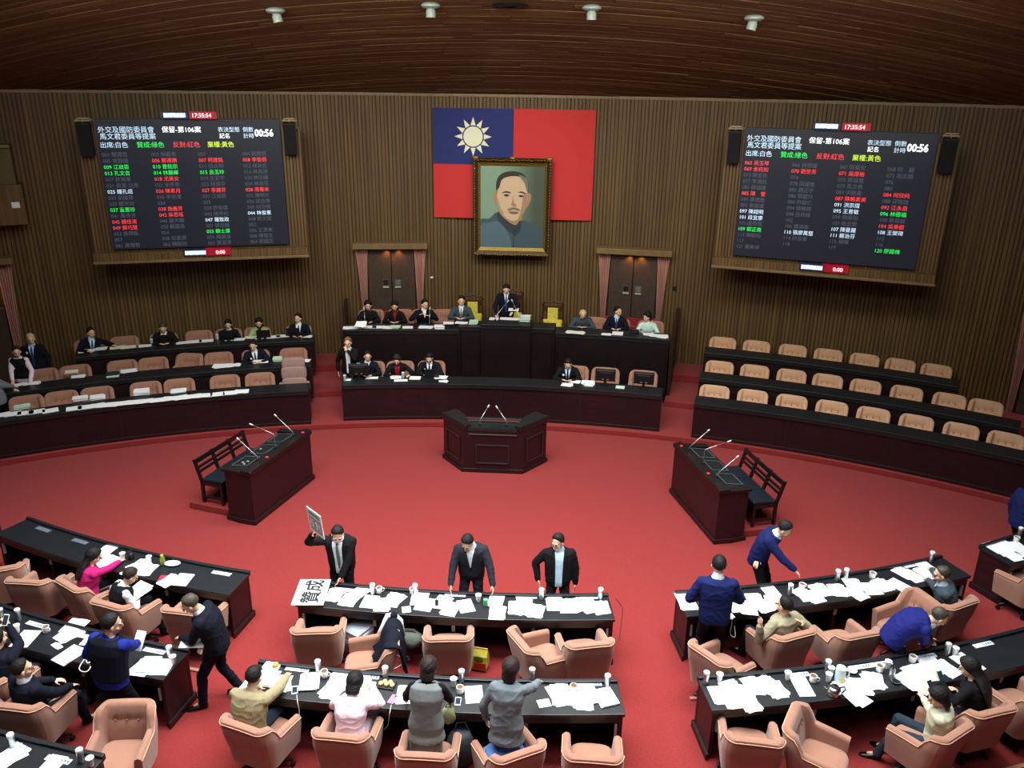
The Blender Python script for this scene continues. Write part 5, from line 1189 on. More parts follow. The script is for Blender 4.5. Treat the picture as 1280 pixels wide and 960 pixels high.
placard('placard', [at(375, 724, zt), at(414, 725, zt), at(404, 756, zt-0.01), at(364, 757, zt-0.01)], 'white placard with two big characters lying on the left end of the middle front desk', '贊成', 90, False)
hnd = at(391, 668, 1.60)
o_ = V((hnd.x, hnd.y-0.06, 0))
def onp(px, py, y):
    d = (_f + _r*((px-640)/FPX) - _u*((py-480)/FPX)); return CAMP+d*((y-CAMP.y)/d.y)
yb_ = hnd.y-0.05
bl_ = onp(390, 662, yb_); ex_ = V((0.27, -0.27, 0)); ez_ = V((-0.075, 0.02, 0.37))
placard('placard', [bl_+ez_, bl_+ez_+ex_, bl_+ex_, bl_], 'white placard with green band and red border held up by the suited man', '反對', 0, True)

# ------------------------------------------------------------------ things on the desks
rp_ = random.Random(11)
def sheets(x, y, z, w_, h_, rz, n, m=PAPER):
    b = MB(); k = max(1, min(9, n//4 if n > 4 else n))
    tot = 0.0012*k if n <= 4 else 0.0016*n; dz = tot/k
    for i in range(k):
        j = 0.25 if n <= 4 else 0.045
        b.box((rp_.uniform(-1, 1)*0.02*(n > 1), rp_.uniform(-1, 1)*0.02*(n > 1), dz*(i+0.45)), (w_, h_, dz*0.82), rz=rp_.uniform(-j, j)*(n > 1))
    return b
PCOUNT = {}
def papers(desk, z, items, group, curve=None):
    items = sorted(items, key=lambda i: i[0])
    for i, it in enumerate(items):
        px, py, n = it[:3]; w_ = it[3] if len(it) > 3 else 0.21; h_ = it[4] if len(it) > 4 else 0.297; rz = it[5] if len(it) > 5 else rp_.uniform(-18, 18); m = it[6] if len(it) > 6 else PAPER
        zb = z+0.0012+(i % 5)*0.0014*(n <= 4)
        p = at(px, py, z+0.0016*n*0.5); base = -math.degrees(atan2(p.x, CYM-p.y))*-1 if curve == 'm' else -math.degrees(atan2(p.x, p.y-CY))
        o = part('paper_stack' if n > 4 else 'papers' if n > 1 else 'sheet', sheets(p.x, p.y, z, w_, h_, 0, n, m), m, None, loc=(p.x, p.y, zb), rz=R(base+rz))
        kind = ('thick stack of paper' if n > 12 else 'stack of paper' if n > 4 else 'loose overlapping papers' if n > 1 else 'single sheet of paper')
        if m is PAPERG: kind = 'pale green booklet'
        tag(o, '%s on %s, %s paper from its left end' % (kind, desk, ORD[i] if i < len(ORD) else 'last'), 'papers', group)
G1 = 'papers on the members\' desks'
papers('the middle front desk', D, [(418, 744, 3), (437, 749, 3), (462, 753, 6), (450, 741, 2), (478, 757, 3), (492, 750, 4), (508, 762, 1, .12, .14), (533, 755, 6, .24, .3), (524, 748, 2), (562, 761, 3), (583, 757, 6), (553, 753, 3), (621, 750, 5), (622, 767, 3), (646, 761, 3), (669, 764, 3), (655, 755, 2), (694, 755, 4), (708, 758, 3), (719, 757, 4), (735, 758, 3), (751, 760, 3)], G1, 'm')
papers('the middle second desk', D, [(318, 853, 3), (335, 847, 3), (352, 855, 3), (387, 852, 16), (416, 863, 4), (424, 851, 3), (457, 863, 3), (449, 857, 2), (506, 868, 3), (594, 868, 5), (680, 879, 1, .15, .13), (700, 869, 4, .22, .36), (721, 872, 2), (735, 868, 14), (757, 872, 16), (731, 885, 2, .2, .1)], G1, 'm')
papers('the front left desk', D, [(132, 689, 3, .22, .3), (131, 703, 3, .24, .36), (173, 707, 3), (184, 712, 3), (166, 713, 2), (212, 726, 3), (228, 725, 2), (203, 723, 1, .1, .16, 20, mat('red_card', (176, 30, 60), 0.6))], G1, 'm')
papers('the left second desk', D, [(33, 798, 5, .24, .34), (92, 784, 14, .22, .3, 10), (88, 793, 4, .22, .3), (86, 819, 18, .23, .30, -10), (70, 808, 2, .14, .07), (178, 834, 4), (186, 832, 14), (202, 834, 12), (110, 803, 2, .16, .12)], G1, 'm')
papers('the lower left desk', D, [(12, 946, 4, .24, .32), (64, 958, 5, .2, .26)], G1, 'm')
papers('the right front desk', D, [(858, 752, 2, .24, .42), (919, 757, 3), (905, 765, 2), (943, 750, 4), (935, 760, 3), (964, 742, 3), (967, 753, 4), (955, 758, 3), (1005, 744, 3), (1026, 737, 3), (1018, 746, 3), (1048, 738, 3), (1067, 731, 3), (1070, 742, 3), (1089, 736, 4), (1103, 731, 3), (1122, 731, 8), (1129, 716, 4), (1141, 720, 3), (1158, 716, 3), (1155, 708, 3)], G1, 'm')
papers('the right second desk', D, [(899, 869, 3), (915, 862, 4), (915, 874, 3), (931, 868, 4), (936, 878, 3), (943, 857, 3), (958, 856, 4), (969, 861, 3), (1002.7, 858, 1, .20, .36, -6), (1060, 861, 4), (1075, 858, 4), (1092, 851, 4), (1069, 871, 2), (1135, 851, 4), (1146, 843, 4), (1159, 840, 4), (1167, 832, 4), (1182, 836, 3), (1153, 856, 3), (1209, 829, 1, .24, .36, 10)], G1, 'm')
papers('the right-edge aisle desk', D, [(1243, 684, 3), (1253, 689, 3), (1262, 683, 3), (1264, 694, 2), (1273, 684, 3), (1280, 690, 3)], G1, 'm')
G2 = 'papers on the left rows'
L = []
x = 2
while x < 312:
    yb_ = 520.5-(x)*0.096 if x < 150 else 506-(x-150)*0.098
    if not (75 < x < 84): L.append((x, yb_-1.5, rp_.choice((3, 3, 4, 5)), .30, .24, rp_.uniform(-5, 5)))
    x += 15
papers('the lowest left desk', 0.94, L+[(28, 508, 26, .28, .22, 5, PAPERG), (100, 498, 40, .27, .21, 0), (122, 496.5, 30, .27, .21, 0), (177, 490, 62, .30, .22, 0), (223, 488.5, 20, .3, .2, 0)], G2)
papers('the middle left desk', 1.10, [(40, 479, 2, .34, .2, 0), (22, 481, 2, .34, .2, 0), (98, 470.6, 2, .28, .2, 0), (89, 465, 24, .26, .2, 0, PAPER2), (140.6, 467, 28, .26, .2, 0, mat('dark_folder', (34, 48, 48), 0.5)), (140.6, 470, 6, .26, .2, 0, PAPERG), (161, 463.5, 4, .32, .25, 5), (278, 457.5, 3, .42, .28, 0), (293, 456.5, 2, .26, .22, 0), (325, 452, 4, .34, .26, 0), (347, 448.5, 40, .2, .2, 0, PAPERG), (380, 451, 2, .26, .2, 0), (362, 451, 2, .2, .16, 0)], G2)
papers('the topmost left desk', 1.28, [(108, 438.5, 4, .34, .24, 0), (124, 436, 3, .34, .24, 0), (147, 434.5, 4, .34, .22, 0, PAPER2), (160, 434, 4, .34, .22, 0, PAPER2), (181, 432.5, 3, .28, .2, 0), (228, 428.5, 3, .26, .2, 0), (243.7, 427, 5, .34, .22, 0), (258, 426, 5, .34, .22, 0), (298.4, 424, 6, .26, .2, 0), (313, 422, 3, .26, .2, 0, PAPER2), (342, 421, 5, .34, .22, 0), (354, 420, 5, .34, .22, 0), (383, 420.5, 4, .26, .2, 0)], G2)
G3 = 'papers on the dais'
papers('the presidium left wing', 1.72, [(437, 409.5, 6, .30, .24, 0), (447, 409.5, 5, .30, .24, 0), (462, 409, 5, .30, .22, 0), (474, 409, 5, .32, .22, 0), (485, 409.5, 4, .22, .22, 0), (494, 408.5, 22, .24, .2, 0, PAPERG), (510, 409, 5, .26, .2, 0), (532, 409, 4, .34, .22, 0), (549, 408.5, 34, .24, .2, 0)], G3)
papers('the presidium left step', 1.82, [(561, 404, 5, .26, .2, 0), (577, 403.5, 4, .3, .2, 0), (583, 405.5, 2, .12, .1, 0, mat('red_card', (176, 30, 60), 0.6)), (592, 402.5, 40, .2, .2, 0, PAPERG)], G3)
papers('the raised presidium centre', 1.92, [(618, 398.5, 8, .22, .18, 0), (632, 398.5, 10, .30, .2, 0), (645, 399, 6, .22, .2, 0), (656, 399.5, 44, .24, .22, 0, PAPERG), (657, 395, 4, .26, .2, 0)], G3)
papers('the presidium right wing', 1.72, [(719, 415.5, 4, .44, .2, 0, PAPER2), (758, 418, 3, .22, .16, 0), (772, 416.5, 14, .26, .22, 0), (810, 418, 3, .26, .2, 0), (820, 419.5, 3, .3, .24, 0), (829, 420.5, 3, .22, .3, 0)], G3)
papers("the clerks' bench", 1.0, [(436, 474.5, 2, .12, .12, 0), (466, 472, 5, .28, .14, 0), (495, 471.5, 4, .22, .2, 0), (501, 475.5, 3, .30, .14, 0), (520, 472.5, 5, .26, .22, 0), (551, 471.5, 4, .28, .2, 0), (554, 476.5, 2, .2, .12, 0), (709, 481, 3, .24, .2, 0), (719, 477, 3, .22, .2, 0), (735, 478.5, 26, .28, .22, 0), (736, 482, 6, .2, .14, 0, PAPERG), (776, 484, 6, .2, .18, 0, PAPERG)], G3)

SEEN = {}
def things(maker, name, desk, z, pts, labfmt, cat, group=None, curve='m'):
    pts = sorted(pts, key=lambda i: i[0])
    proto = SEEN.get((name, maker))
    for i, it in enumerate(pts):
        p = at(it[0], it[1], z); rz = (R(it[2]) if len(it) > 2 else 0)+(atan2(p.x, CYM-p.y) if curve == 'm' else -atan2(p.x, p.y-CY))
        lb = labfmt % (ORD[i], desk) if len(pts) > 1 else labfmt.replace('%s from the left on %s', 'the only one on %s') % desk if labfmt.count('%s') == 2 else labfmt % desk
        if (name, maker) not in SEEN:
            t = maker(name); SEEN[(name, maker)] = t; t.location = (p.x, p.y, z); t.rotation_euler = (0, 0, rz); tag(t, lb, cat, group)
        else: dup(SEEN[(name, maker)], (p.x, p.y, z), rz, lb, group)
def tumbler(name):
    t = empty(name)
    b = MB(); b.lathe([(0.028, 0), (0.034, 0.01), (0.036, 0.13), (0.034, 0.15)]); part('body', b, STEEL, t, smooth=True, auto=40)
    b = MB(); b.lathe([(0.036, 0.14), (0.038, 0.145), (0.038, 0.17), (0.030, 0.178), (0.01, 0.18)]); part('lid', b, WHITEC, t, smooth=True, auto=40)
    return t
def papercup(name):
    t = empty(name)
    b = MB(); b.lathe([(0.026, 0), (0.040, 0.10), (0.043, 0.103), (0.038, 0.10), (0.025, 0.006)]); part('cup', b, WHITEC, t, smooth=True, auto=40)
    b = MB(); b.lathe([(0.042, 0.098), (0.043, 0.11), (0.02, 0.114)]); part('lid', b, PAPER, t, smooth=True, auto=40); return t
def mug(name):
    t = empty(name)
    b = MB(); b.lathe([(0.036, 0), (0.044, 0.01), (0.046, 0.09), (0.040, 0.09), (0.036, 0.015)]); part('cup', b, WHITEC, t, smooth=True, auto=40)
    b = MB(); b.tube([(0.044, 0, 0.075), (0.07, 0, 0.07), (0.075, 0, 0.045), (0.06, 0, 0.025), (0.043, 0, 0.02)], 0.006); part('handle', b, WHITEC, t, smooth=True)
    b = MB(); b.lathe([(0.001, 0.080), (0.039, 0.081)]); b.v = b.v[:]; part('drink', MB().cyl((0, 0, 0.07), (0, 0, 0.076), 0.038, n=16), mat('tea', (120, 84, 50), 0.2), t); return t
def plate(name):
    t = empty(name)
    part('plate', MB().box((0, 0, 0.004), (0.30, 0.075, 0.006)), PLATE, t)
    b = MB(); 
    for i in range(3): b.box((0.05+i*0.035, 0, 0.0078), (0.022, 0.03, 0.001))
    b.box((0.0, 0.0, 0.0078), (0.03, 0.008, 0.001)); part('print', b, mat('print_grey', (84, 100, 128), 0.6), t); return t
def gplate(name):
    t = empty(name); part('plate', MB().box((0, 0, 0.004), (0.30, 0.08, 0.006)), mat('grey_plate', (96, 104, 116), 0.4), t); return t
def phone(name):
    t = empty(name); b = MB(); b.box((0, 0, 0.005), (0.07, 0.14, 0.009)); part('body', b, WHITEC, t, bevel=0.003)
    part('screen', MB().box((0, 0, 0.0101), (0.06, 0.105, 0.0015)), mat('phone_screen', (40, 54, 66), 0.1), t); return t
def pphone(name):
    t = empty(name); part('body', MB().box((0, 0, 0.006), (0.08, 0.15, 0.011)), mat('pink_case', (226, 120, 176), 0.4), t, bevel=0.004); part('camera_bump', MB().box((0.015, 0.05, 0.013), (0.02, 0.03, 0.003)), BLACKP, t); return t
NP = 'name plates'
MF, MS, LF_, LS, LL, RF_, RS = 'the middle front desk', 'the middle second desk', 'the front left desk', 'the left second desk', 'the lower left desk', 'the right front desk', 'the right second desk'
for dk, pts in ((MF, [(430, 737.5), (569, 744), (658, 746.5), (737, 747)]), (MS, [(371.6, 837), (459, 846), (736.6, 855)]), (LS, [(45, 781), (111, 797), (193, 814)]), (LL, [(73, 950)]), (RF_, [(1140, 707)]), (RS, [(997, 844), (1075, 834), (1101, 830), (1157, 821), (1229, 806)])):
    things(plate, 'name_plate', dk, D, pts, 'white name plate strip, %s from the left on %s', 'name plate', NP)
things(plate, 'name_plate', LF_, D, [(277, 717)], 'white name plate strip on the bare right part of %s', 'name plate', NP)
things(gplate, 'blank_name_plate', LF_, D, [(54, 662), (100, 677)], 'grey blank name plate, %s from the left on %s', 'name plate', 'grey name plates')
for dk, pts in ((MF, [(466, 743), (519, 743.5), (676.6, 749), (750.4, 748.7)]), (MS, [(398, 840), (482, 848), (577, 852), (665, 850), (759, 858)]), (LS, [(24, 775), (213, 822)]), (LL, [(16, 933), (102, 952)]), (RF_, [(987, 743), (1046, 725), (1056.6, 723.5), (1163.5, 702)]), (RS, [(882, 854), (1033.6, 839.5), (1183, 818)])):
    things(tumbler, 'tumbler', dk, D, pts, 'steel tumbler with a white lid, %s from the left on %s', 'tumbler', 'steel tumblers')
things(tumbler, 'tumbler', 'the aisle desk at the right edge', D, [(1274, 671)], 'steel tumbler with a white lid on %s', 'tumbler', 'steel tumblers')
for dk, pts in ((MF, [(598, 751.5)]), (MS, [(567, 857)]), (LF_, [(154, 699), (187, 703)]), (LS, [(1, 770), (22, 790), (217, 829)]), (LL, [(114, 957)]), (RF_, [(921, 743)]), (RS, [(899, 851), (984, 849), (1038, 843), (1035, 851), (1109, 835), (1193, 818)])):
    things(papercup, 'paper_cup', dk, D, pts, 'white paper cup, %s from the left on %s', 'cup', 'paper cups')
for dk, pts in ((MF, [(474, 741, 20), (516, 742)]), (MS, [(405.7, 846), (575, 866), (717, 864)]), (LS, [(58, 790)]), (RF_, [(1002, 736), (1090, 722)]), (RS, [(1016, 852, -30), (1099, 839), (1140, 827)])):
    things(mug, 'mug', dk, D, pts, 'white mug with a handle, %s from the left on %s', 'mug', 'white mugs')
things(mug, 'mug', 'the aisle desk at the right edge', D, [(1270, 677)], 'white mug with a handle on %s', 'mug', 'white mugs')
things(phone, 'phone', MS, D, [(368.5, 863, 20), (572.5, 877, 0), (647, 873, -5)], 'white phone with a dark screen, %s from the left on %s', 'phone', 'phones')
things(pphone, 'pink_phone', MS, D, [(491, 874.5, -15)], 'pink phone near the edge of %s', 'phone')
def one(name, label, cat, px, py, z, rz=0):
    p = at(px, py, z); return empty(name, p, R(rz), label, cat)
def held_phone(px, py, z, rz, m, label):
    t = one('held_phone', label, 'phone', px, py, z, rz); t.rotation_euler = (R(50), 0, R(rz))
    part('body', MB().box((0, 0, 0), (0.07, 0.14, 0.010)), m, t, bevel=0.003); part('screen', MB().box((0, 0, 0.0056), (0.06, 0.12, 0.0015)), MATS['phone_screen'], t)
held_phone(1164, 858, 0.93, 30, BLACKP, 'dark phone in the hand of the woman in the cream jacket')
held_phone(1176, 846, 1.02, 20, mat('green_case', (30, 150, 110), 0.4), 'green phone held by the woman with long black hair')
held_phone(7, 775, 1.22, 0, WHITEC, 'white phone held up at the left edge')
# steel kettle, glass jug, bottles
t = one('kettle', 'round steel pot with black handle on the right second desk', 'kettle', 1042, 868, D)
part('body', MB().lathe([(0.05, 0), (0.075, 0.01), (0.085, 0.05), (0.075, 0.09), (0.05, 0.11), (0.01, 0.115)]), CHROME, t, smooth=True, auto=40)
part('lid', MB().lathe([(0.05, 0.108), (0.045, 0.125), (0.012, 0.13), (0.012, 0.15), (0.002, 0.152)]), BLACKP, t, smooth=True, auto=40)
part('handle', MB().tube([(0.06, 0, 0.10), (0.11, 0, 0.12), (0.13, 0, 0.08), (0.10, 0, 0.03), (0.08, 0, 0.03)], 0.010), BLACKP, t, smooth=True)
part('spout', MB().tube([(-0.07, 0, 0.05), (-0.11, 0, 0.09), (-0.12, 0, 0.11)], [0.014, 0.011, 0.009]), CHROME, t, smooth=True)
t = one('jug', 'clear glass jug with a white lid on the right second desk', 'jug', 1049, 851, D)
part('body', MB().lathe([(0.05, 0), (0.062, 0.01), (0.060, 0.17), (0.055, 0.18)]), mat('jug_glass', (190, 216, 220), 0.1), t, smooth=True, auto=40)
part('lid', MB().lathe([(0.058, 0.178), (0.058, 0.20), (0.02, 0.206)]), WHITEC, t, smooth=True, auto=40)
part('handle', MB().tube([(0.055, 0, 0.16), (0.10, 0, 0.15), (0.105, 0, 0.08), (0.058, 0, 0.05)], 0.009), WHITEC, t, smooth=True)
part('slice', MB().box((0, -0.058, 0.06), (0.05, 0.01, 0.05)), mat('lemon', (220, 200, 60), 0.5), t)
for px, py, m, lab, nm in ((1065, 840, WHITEC, 'round white dish beside the glass jug', 'dish'), (717, 862, WHITEC, 'white bowl at the right of the middle second desk', 'bowl'), (1119.6, 853, STEEL, 'small round steel tray on the right second desk', 'dish')):
    t = one(nm, lab, nm, px, py, D); part('body', MB().lathe([(0.03, 0), (0.055, 0.02), (0.06, 0.03), (0.054, 0.03), (0.03, 0.008)]), m, t, smooth=True, auto=40); part('content', MB().cyl((0, 0, 0.012), (0, 0, 0.022), 0.046, n=16), PAPER2 if m is WHITEC else BLACKP, t)
def bottle(px, py, h, r_, mb_, mc, lab):
    t = one('bottle', lab, 'bottle', px, py, D); part('body', MB().lathe([(r_*0.9, 0), (r_, 0.01), (r_, h*0.7), (r_*0.6, h*0.82), (r_*0.5, h*0.88)]), mb_, t, smooth=True, auto=40); part('cap', MB().lathe([(r_*0.6, h*0.86), (r_*0.6, h), (0.002, h)]), mc, t, smooth=True, auto=40)
bottle(204, 706, 0.17, 0.034, mat('green_tea', (120, 130, 40), 0.3), mat('lime', (196, 204, 60), 0.4), 'green drink bottle on the front left desk')
bottle(1114, 847, 0.17, 0.034, STEEL, BLACKP, 'steel flask on the right second desk beside the tray')
bottle(546, 757, 0.12, 0.025, BLACKP, STEEL, 'small dark bottle on the middle front desk')
bottle(164, 699, 0.15, 0.045, BLACKP, BLACKP, 'black flask on the front left desk beside the white cup')
t = one('green_box', 'small green carton on the middle front desk', 'carton', 607, 757, D, 10); part('body', MB().box((0, 0, 0.05), (0.06, 0.05, 0.10)), mat('bright_green', (70, 170, 110), 0.5), t, bevel=0.004); part('flap', MB().box((0, 0, 0.103), (0.05, 0.04, 0.006)), mat('bright_green_lid', (110, 200, 140), 0.5), t)
t = one('snack_tray', 'tray of food on the middle second desk', 'food tray', 484, 857, D, -8); part('tray', MB().box((0, 0, 0.012), (0.20, 0.15, 0.02)), BLACKP, t, bevel=0.004)
for i in range(5): part('bun', MB().ell((-0.07+0.035*i, 0.02*((i % 2)*2-1), 0.04), (0.03, 0.035, 0.025), n=10, k=6), mat('pastry', (226, 190, 130), 0.7), t, smooth=True)
t = one('food_box', 'open food box with bread at the left end of the middle second desk', 'food box', 340, 834, D, -8); part('box', MB().box((0, 0, 0.015), (0.20, 0.13, 0.03)), PAPER, t); part('bread', MB().ell((0.05, 0, 0.045), (0.04, 0.05, 0.03), n=10, k=6), mat('bread_crust', (190, 140, 70), 0.7), t, smooth=True); part('napkin', MB().box((-0.04, 0, 0.034), (0.10, 0.10, 0.01)), PAPER, t)
t = one('dish_white', 'white oval dish on the front left desk', 'dish', 216, 706, D); part('body', MB().lathe([(0.05, 0), (0.10, 0.02), (0.11, 0.03), (0.09, 0.025), (0.04, 0.01)], m=M.Diagonal((1.1, 0.7, 1, 1))), WHITEC, t, smooth=True, auto=40); part('napkin', MB().box((0.0, 0, 0.028), (0.10, 0.06, 0.012)), PAPER, t)
# papers in hands
def held(px, py, z, w_, h_, rz, tilt, n, lab):
    p = at(px, py, z); o = part('held_papers', sheets(0, 0, 0, w_, h_, 0, n), PAPER, None, loc=p); o.rotation_euler = (R(tilt), 0, R(rz)); tag(o, lab, 'papers')
held(240, 803, 1.02, 0.30, 0.22, 8, 8, 6, 'papers in the hands of the walking man in the dark suit')
held(174, 800, 1.05, 0.16, 0.22, -30, 50, 2, 'sheet held by the man in the navy waistcoat')
held(172, 739, 0.76, 0.28, 0.30, -30, 12, 4, 'white papers in the lap of the woman in the black vest')
held(642, 387, 2.13, 0.26, 0.20, 0, 6, 1, 'sheet held by the man standing at the centre of the dais')
held(451, 405.5, 1.86, 0.24, 0.18, 0, 30, 3, 'bluish papers held by the woman at the left end of the presidium bench')
# lap tops and monitors
def laptop(px, py, z, lab):
    p = at(px, py, z); rz = -atan2(p.x, p.y-CY)+pi; t = empty('laptop', p, rz, lab, 'laptop', 'open laptops')
    part('base', MB().box((0, 0, 0.01), (0.34, 0.24, 0.018)), BLACKP, t, bevel=0.004); b = MB(); b.box((0, 0, 0.115), (0.34, 0.012, 0.23), m=M.Translation((0, 0.12, 0.01)) @ M.Rotation(R(-15), 4, 'X')); part('screen_lid', b, BLACKP, t, bevel=0.004)
laptop(203, 427.5, 1.28, 'open black laptop before the man with a grey tie in the topmost left row'); laptop(283, 421.5, 1.28, 'open black laptop before the woman in black in the topmost left row'); laptop(367, 418.5, 1.28, 'open black laptop at the aisle end of the topmost left row'); laptop(540, 470, 1.0, "open black laptop before the man in a dark suit on the clerks' bench"); laptop(330, 421, 1.28, 'open black laptop before the woman in green and cream')
def monitor(px, py, z, lab, green=False):
    p = at(px, py, z); rz = -atan2(p.x, p.y-CY)+pi; t = empty('monitor', p, rz, lab, 'monitor', "monitors on the clerks' bench")
    part('foot', MB().lathe([(0.10, 0), (0.10, 0.012), (0.03, 0.02)]), BLACKP, t, smooth=True, auto=40); part('neck', MB().box((0, 0, 0.07), (0.06, 0.04, 0.12)), BLACKP, t)
    part('casing', MB().box((0, 0, 0.25), (0.46, 0.05, 0.29)), BLACKP, t, bevel=0.012); part('back_bulge', MB().box((0, 0.035, 0.24), (0.30, 0.04, 0.18)), BLACKP, t, bevel=0.012)
    part('ridge', MB().box((0, 0.028, 0.36), (0.40, 0.006, 0.02)), mat('ridge_grey', (80, 80, 80), 0.4), t)
    part('port', MB().box((-0.06, 0.057, 0.16), (0.05, 0.006, 0.02)), mat('port_grey', (110, 110, 112), 0.4), t); part('port', MB().box((0.05, 0.057, 0.16), (0.05, 0.006, 0.02)), MATS['port_grey'], t)
    if green: part('sticker', MB().box((0, 0.0, 0.40), (0.08, 0.04, 0.015)), mat('bright_green', (70, 170, 110), 0.5), t)
monitor(449, 474.5, 1.0, "black monitor seen from behind at the left end of the clerks' bench", True); monitor(756, 481.5, 1.0, "black monitor seen from behind, left of the two at the right of the clerks' bench"); monitor(804, 485.5, 1.0, "black monitor seen from behind at the right end of the clerks' bench")
# microphones of the presidium
for x, pts, lab in ((619, [(0, 0, 0), (0, 0, 0.08), (0.03, 0.02, 0.14), (0.28, 0.16, 0.44)], 'thin microphone left of the standing speaker'), (650, [(0, 0, 0), (0, 0, 0.08), (-0.03, 0.02, 0.14), (-0.20, 0.16, 0.44)], 'thin microphone right of the standing speaker')):
    gooseneck('microphone', at(x, 401, 1.92), pts, lab, 'presidium microphones')
gooseneck('microphone', at(456, 408, 1.72), [(0, 0, 0), (0, 0, 0.1), (0.0, 0.03, 0.2), (-0.02, 0.10, 0.40)], 'thin microphone before the woman at the left end of the presidium bench', 'presidium microphones')
gooseneck('microphone', at(537, 407, 1.72), [(0, 0, 0), (0, 0, 0.1), (0.0, 0.03, 0.2), (-0.0, 0.10, 0.38)], 'thin microphone before the man lifting his hands', 'presidium microphones')
# cups on the dais and rows
def fcup(px, py, z, lab, m=WHITEC):
    t = one('glass', lab, 'cup', px, py, z); part('body', MB().lathe([(0.028, 0), (0.036, 0.12), (0.03, 0.12), (0.026, 0.008)]), m, t, smooth=True, auto=40); part('lid', MB().cyl((0, 0, 0.12), (0, 0, 0.13), 0.037, n=12), WHITEC, t)
fcup(431, 475.5, 1.0, "pale cup at the left end of the clerks' bench", mat('pale_glass', (150, 178, 190), 0.3)); fcup(504, 472, 1.0, "pale cup before the woman with the red scarf", MATS['pale_glass']); fcup(272, 424, 1.28, 'white and green cup beside the woman in black', mat('cup_green', (180, 206, 180), 0.5)); fcup(190, 430, 1.28, 'clear cup left of the man at the laptop', MATS['pale_glass'])
t = one('desk_phone', 'dark telephone between two officials at the right of the presidium bench', 'telephone', 793, 416, 1.72, 180); part('base', MB().box((0, 0, 0.03), (0.22, 0.2, 0.06)), BLACKP, t, bevel=0.01); part('handset', MB().tube([(-0.1, 0.05, 0.07), (-0.05, 0.05, 0.09), (0.05, 0.05, 0.09), (0.1, 0.05, 0.07)], 0.02), BLACKP, t, smooth=True)

# ------------------------------------------------------------------ cushions, coat, bags under the desks
c, hd = NC['d4']
t = empty('cushion', (c.x, c.y, 0.49), hd, 'blue cushion on the seat of an armchair at the bottom middle', 'cushion')
b = MB(); b.loft([[V((0.22*s_*math.copysign(abs(cos(a))**0.5, cos(a)), 0.02+0.20*s_*math.copysign(abs(sin(a))**0.5, sin(a)), z)) for a in [2*pi*i/24 for i in range(24)]] for z, s_ in ((0, 0.85), (0.03, 1), (0.07, 0.93), (0.09, 0.6))]); part('cover', b, cloth('cushion_blue', (88, 126, 190)), t, smooth=True)
b = MB(); b.tube([(0.22*math.copysign(abs(cos(a))**0.5, cos(a)), 0.02+0.20*math.copysign(abs(sin(a))**0.5, sin(a)), 0.03) for a in [2*pi*i/32 for i in range(33)]], 0.006); part('piping', b, cloth('cushion_edge', (110, 148, 206)), t, smooth=True)
# coat thrown over the back of chair c2
c, hd = NC['c2']; b = MB(); rings = []
rr = random.Random(9)
prof = [(-0.50, 0.42), (-0.47, 0.62), (-0.45, 0.80), (-0.42, 0.88), (-0.36, 0.91), (-0.30, 0.895), (-0.25, 0.86), (-0.20, 0.72), (-0.17, 0.58), (-0.08, 0.53)]
for j in range(19):
    u_ = j/18; x = -0.30+0.62*u_; ring = []; fold = 0.022*sin(u_*17+0.7)+0.012*sin(u_*31)
    o_ = [V((x+0.03*sin(k_*1.3+u_*5), y_-fold*(1 if k_ < 4 else -0.6), z_+0.02+0.01*sin(u_*9+k_))) for k_, (y_, z_) in enumerate(prof)]
    i_ = [p+V((0, 0.014 if k_ < 4 else -0.004, -0.014)) for k_, p in enumerate(o_)]
    rings.append(o_+i_[::-1])
b.loft(rings); t = empty('coat', (c.x, c.y, 0.01), hd, 'dark navy coat with white lining over the back of the left-turned armchair', 'coat'); part('shell', b, NAVY, t, smooth=True)
b = MB(); b.tube([(0.325, -0.47, 0.60), (0.335, -0.44, 0.84), (0.335, -0.36, 0.93), (0.33, -0.28, 0.93), (0.33, -0.19, 0.72), (0.33, -0.10, 0.56)], [0.03, 0.035, 0.04, 0.038, 0.035, 0.025], 8); part('lining', b, WHT, t, smooth=True)
b = MB(); b.tube([(0.30, -0.36, 0.95), (0.42, -0.34, 0.84), (0.47, -0.26, 0.66), (0.44, -0.22, 0.52)], [0.05, 0.06, 0.055, 0.045], 10); part('sleeve', b, NAVY, t, smooth=True)
def lump(name, label, cat, px, py, z, dims, m, rz=0, seed=0, extra=None):
    p = at(px, py, z); rr = random.Random(seed); b = MB(); rings = []
    ph = [rr.uniform(0, 6) for _ in range(4)]
    for j in range(9):
        t_ = j/8; s_ = (sin(pi*(0.12+0.76*t_)))**0.5; rings.append([V((dims[0]/2*s_*cos(a)*(1+0.10*sin(3*a+ph[0]+t_*4)+0.05*sin(7*a+ph[1])), dims[1]/2*s_*sin(a)*(1+0.10*sin(4*a+ph[2]-t_*3)), dims[2]*t_)) for a in [2*pi*i/22 for i in range(22)]])
    t = empty(name, (p.x, p.y, p.z), R(rz), label, cat); part('body', b.loft(rings), m, t, smooth=True)
    b = MB(); b.tube([(-dims[0]*0.25, 0, dims[2]*0.9), (-dims[0]*0.15, 0.02, dims[2]*1.2), (dims[0]*0.15, 0.02, dims[2]*1.2), (dims[0]*0.25, 0, dims[2]*0.9)], 0.010); part('strap', b, m, t, smooth=True); return t
lump('backpack', 'dark grey shiny rucksack on the floor beside the chair of the woman in grey', 'bag', 577, 955, 0.0, (0.34, 0.26, 0.50), cloth('rucksack', (70, 78, 84)), 10, 1)
lump('shoulder_bag', 'grey-green fabric bag under the middle front desk', 'bag', 512, 806, 0.28, (0.40, 0.30, 0.20), cloth('bag_green', (88, 94, 84)), 0, 2)
lump('handbag', 'pale olive handbag beside the woman in the grey dress', 'bag', 561, 902, 0.62, (0.16, 0.14, 0.20), cloth('bag_olive', (150, 152, 112)), 0, 3)
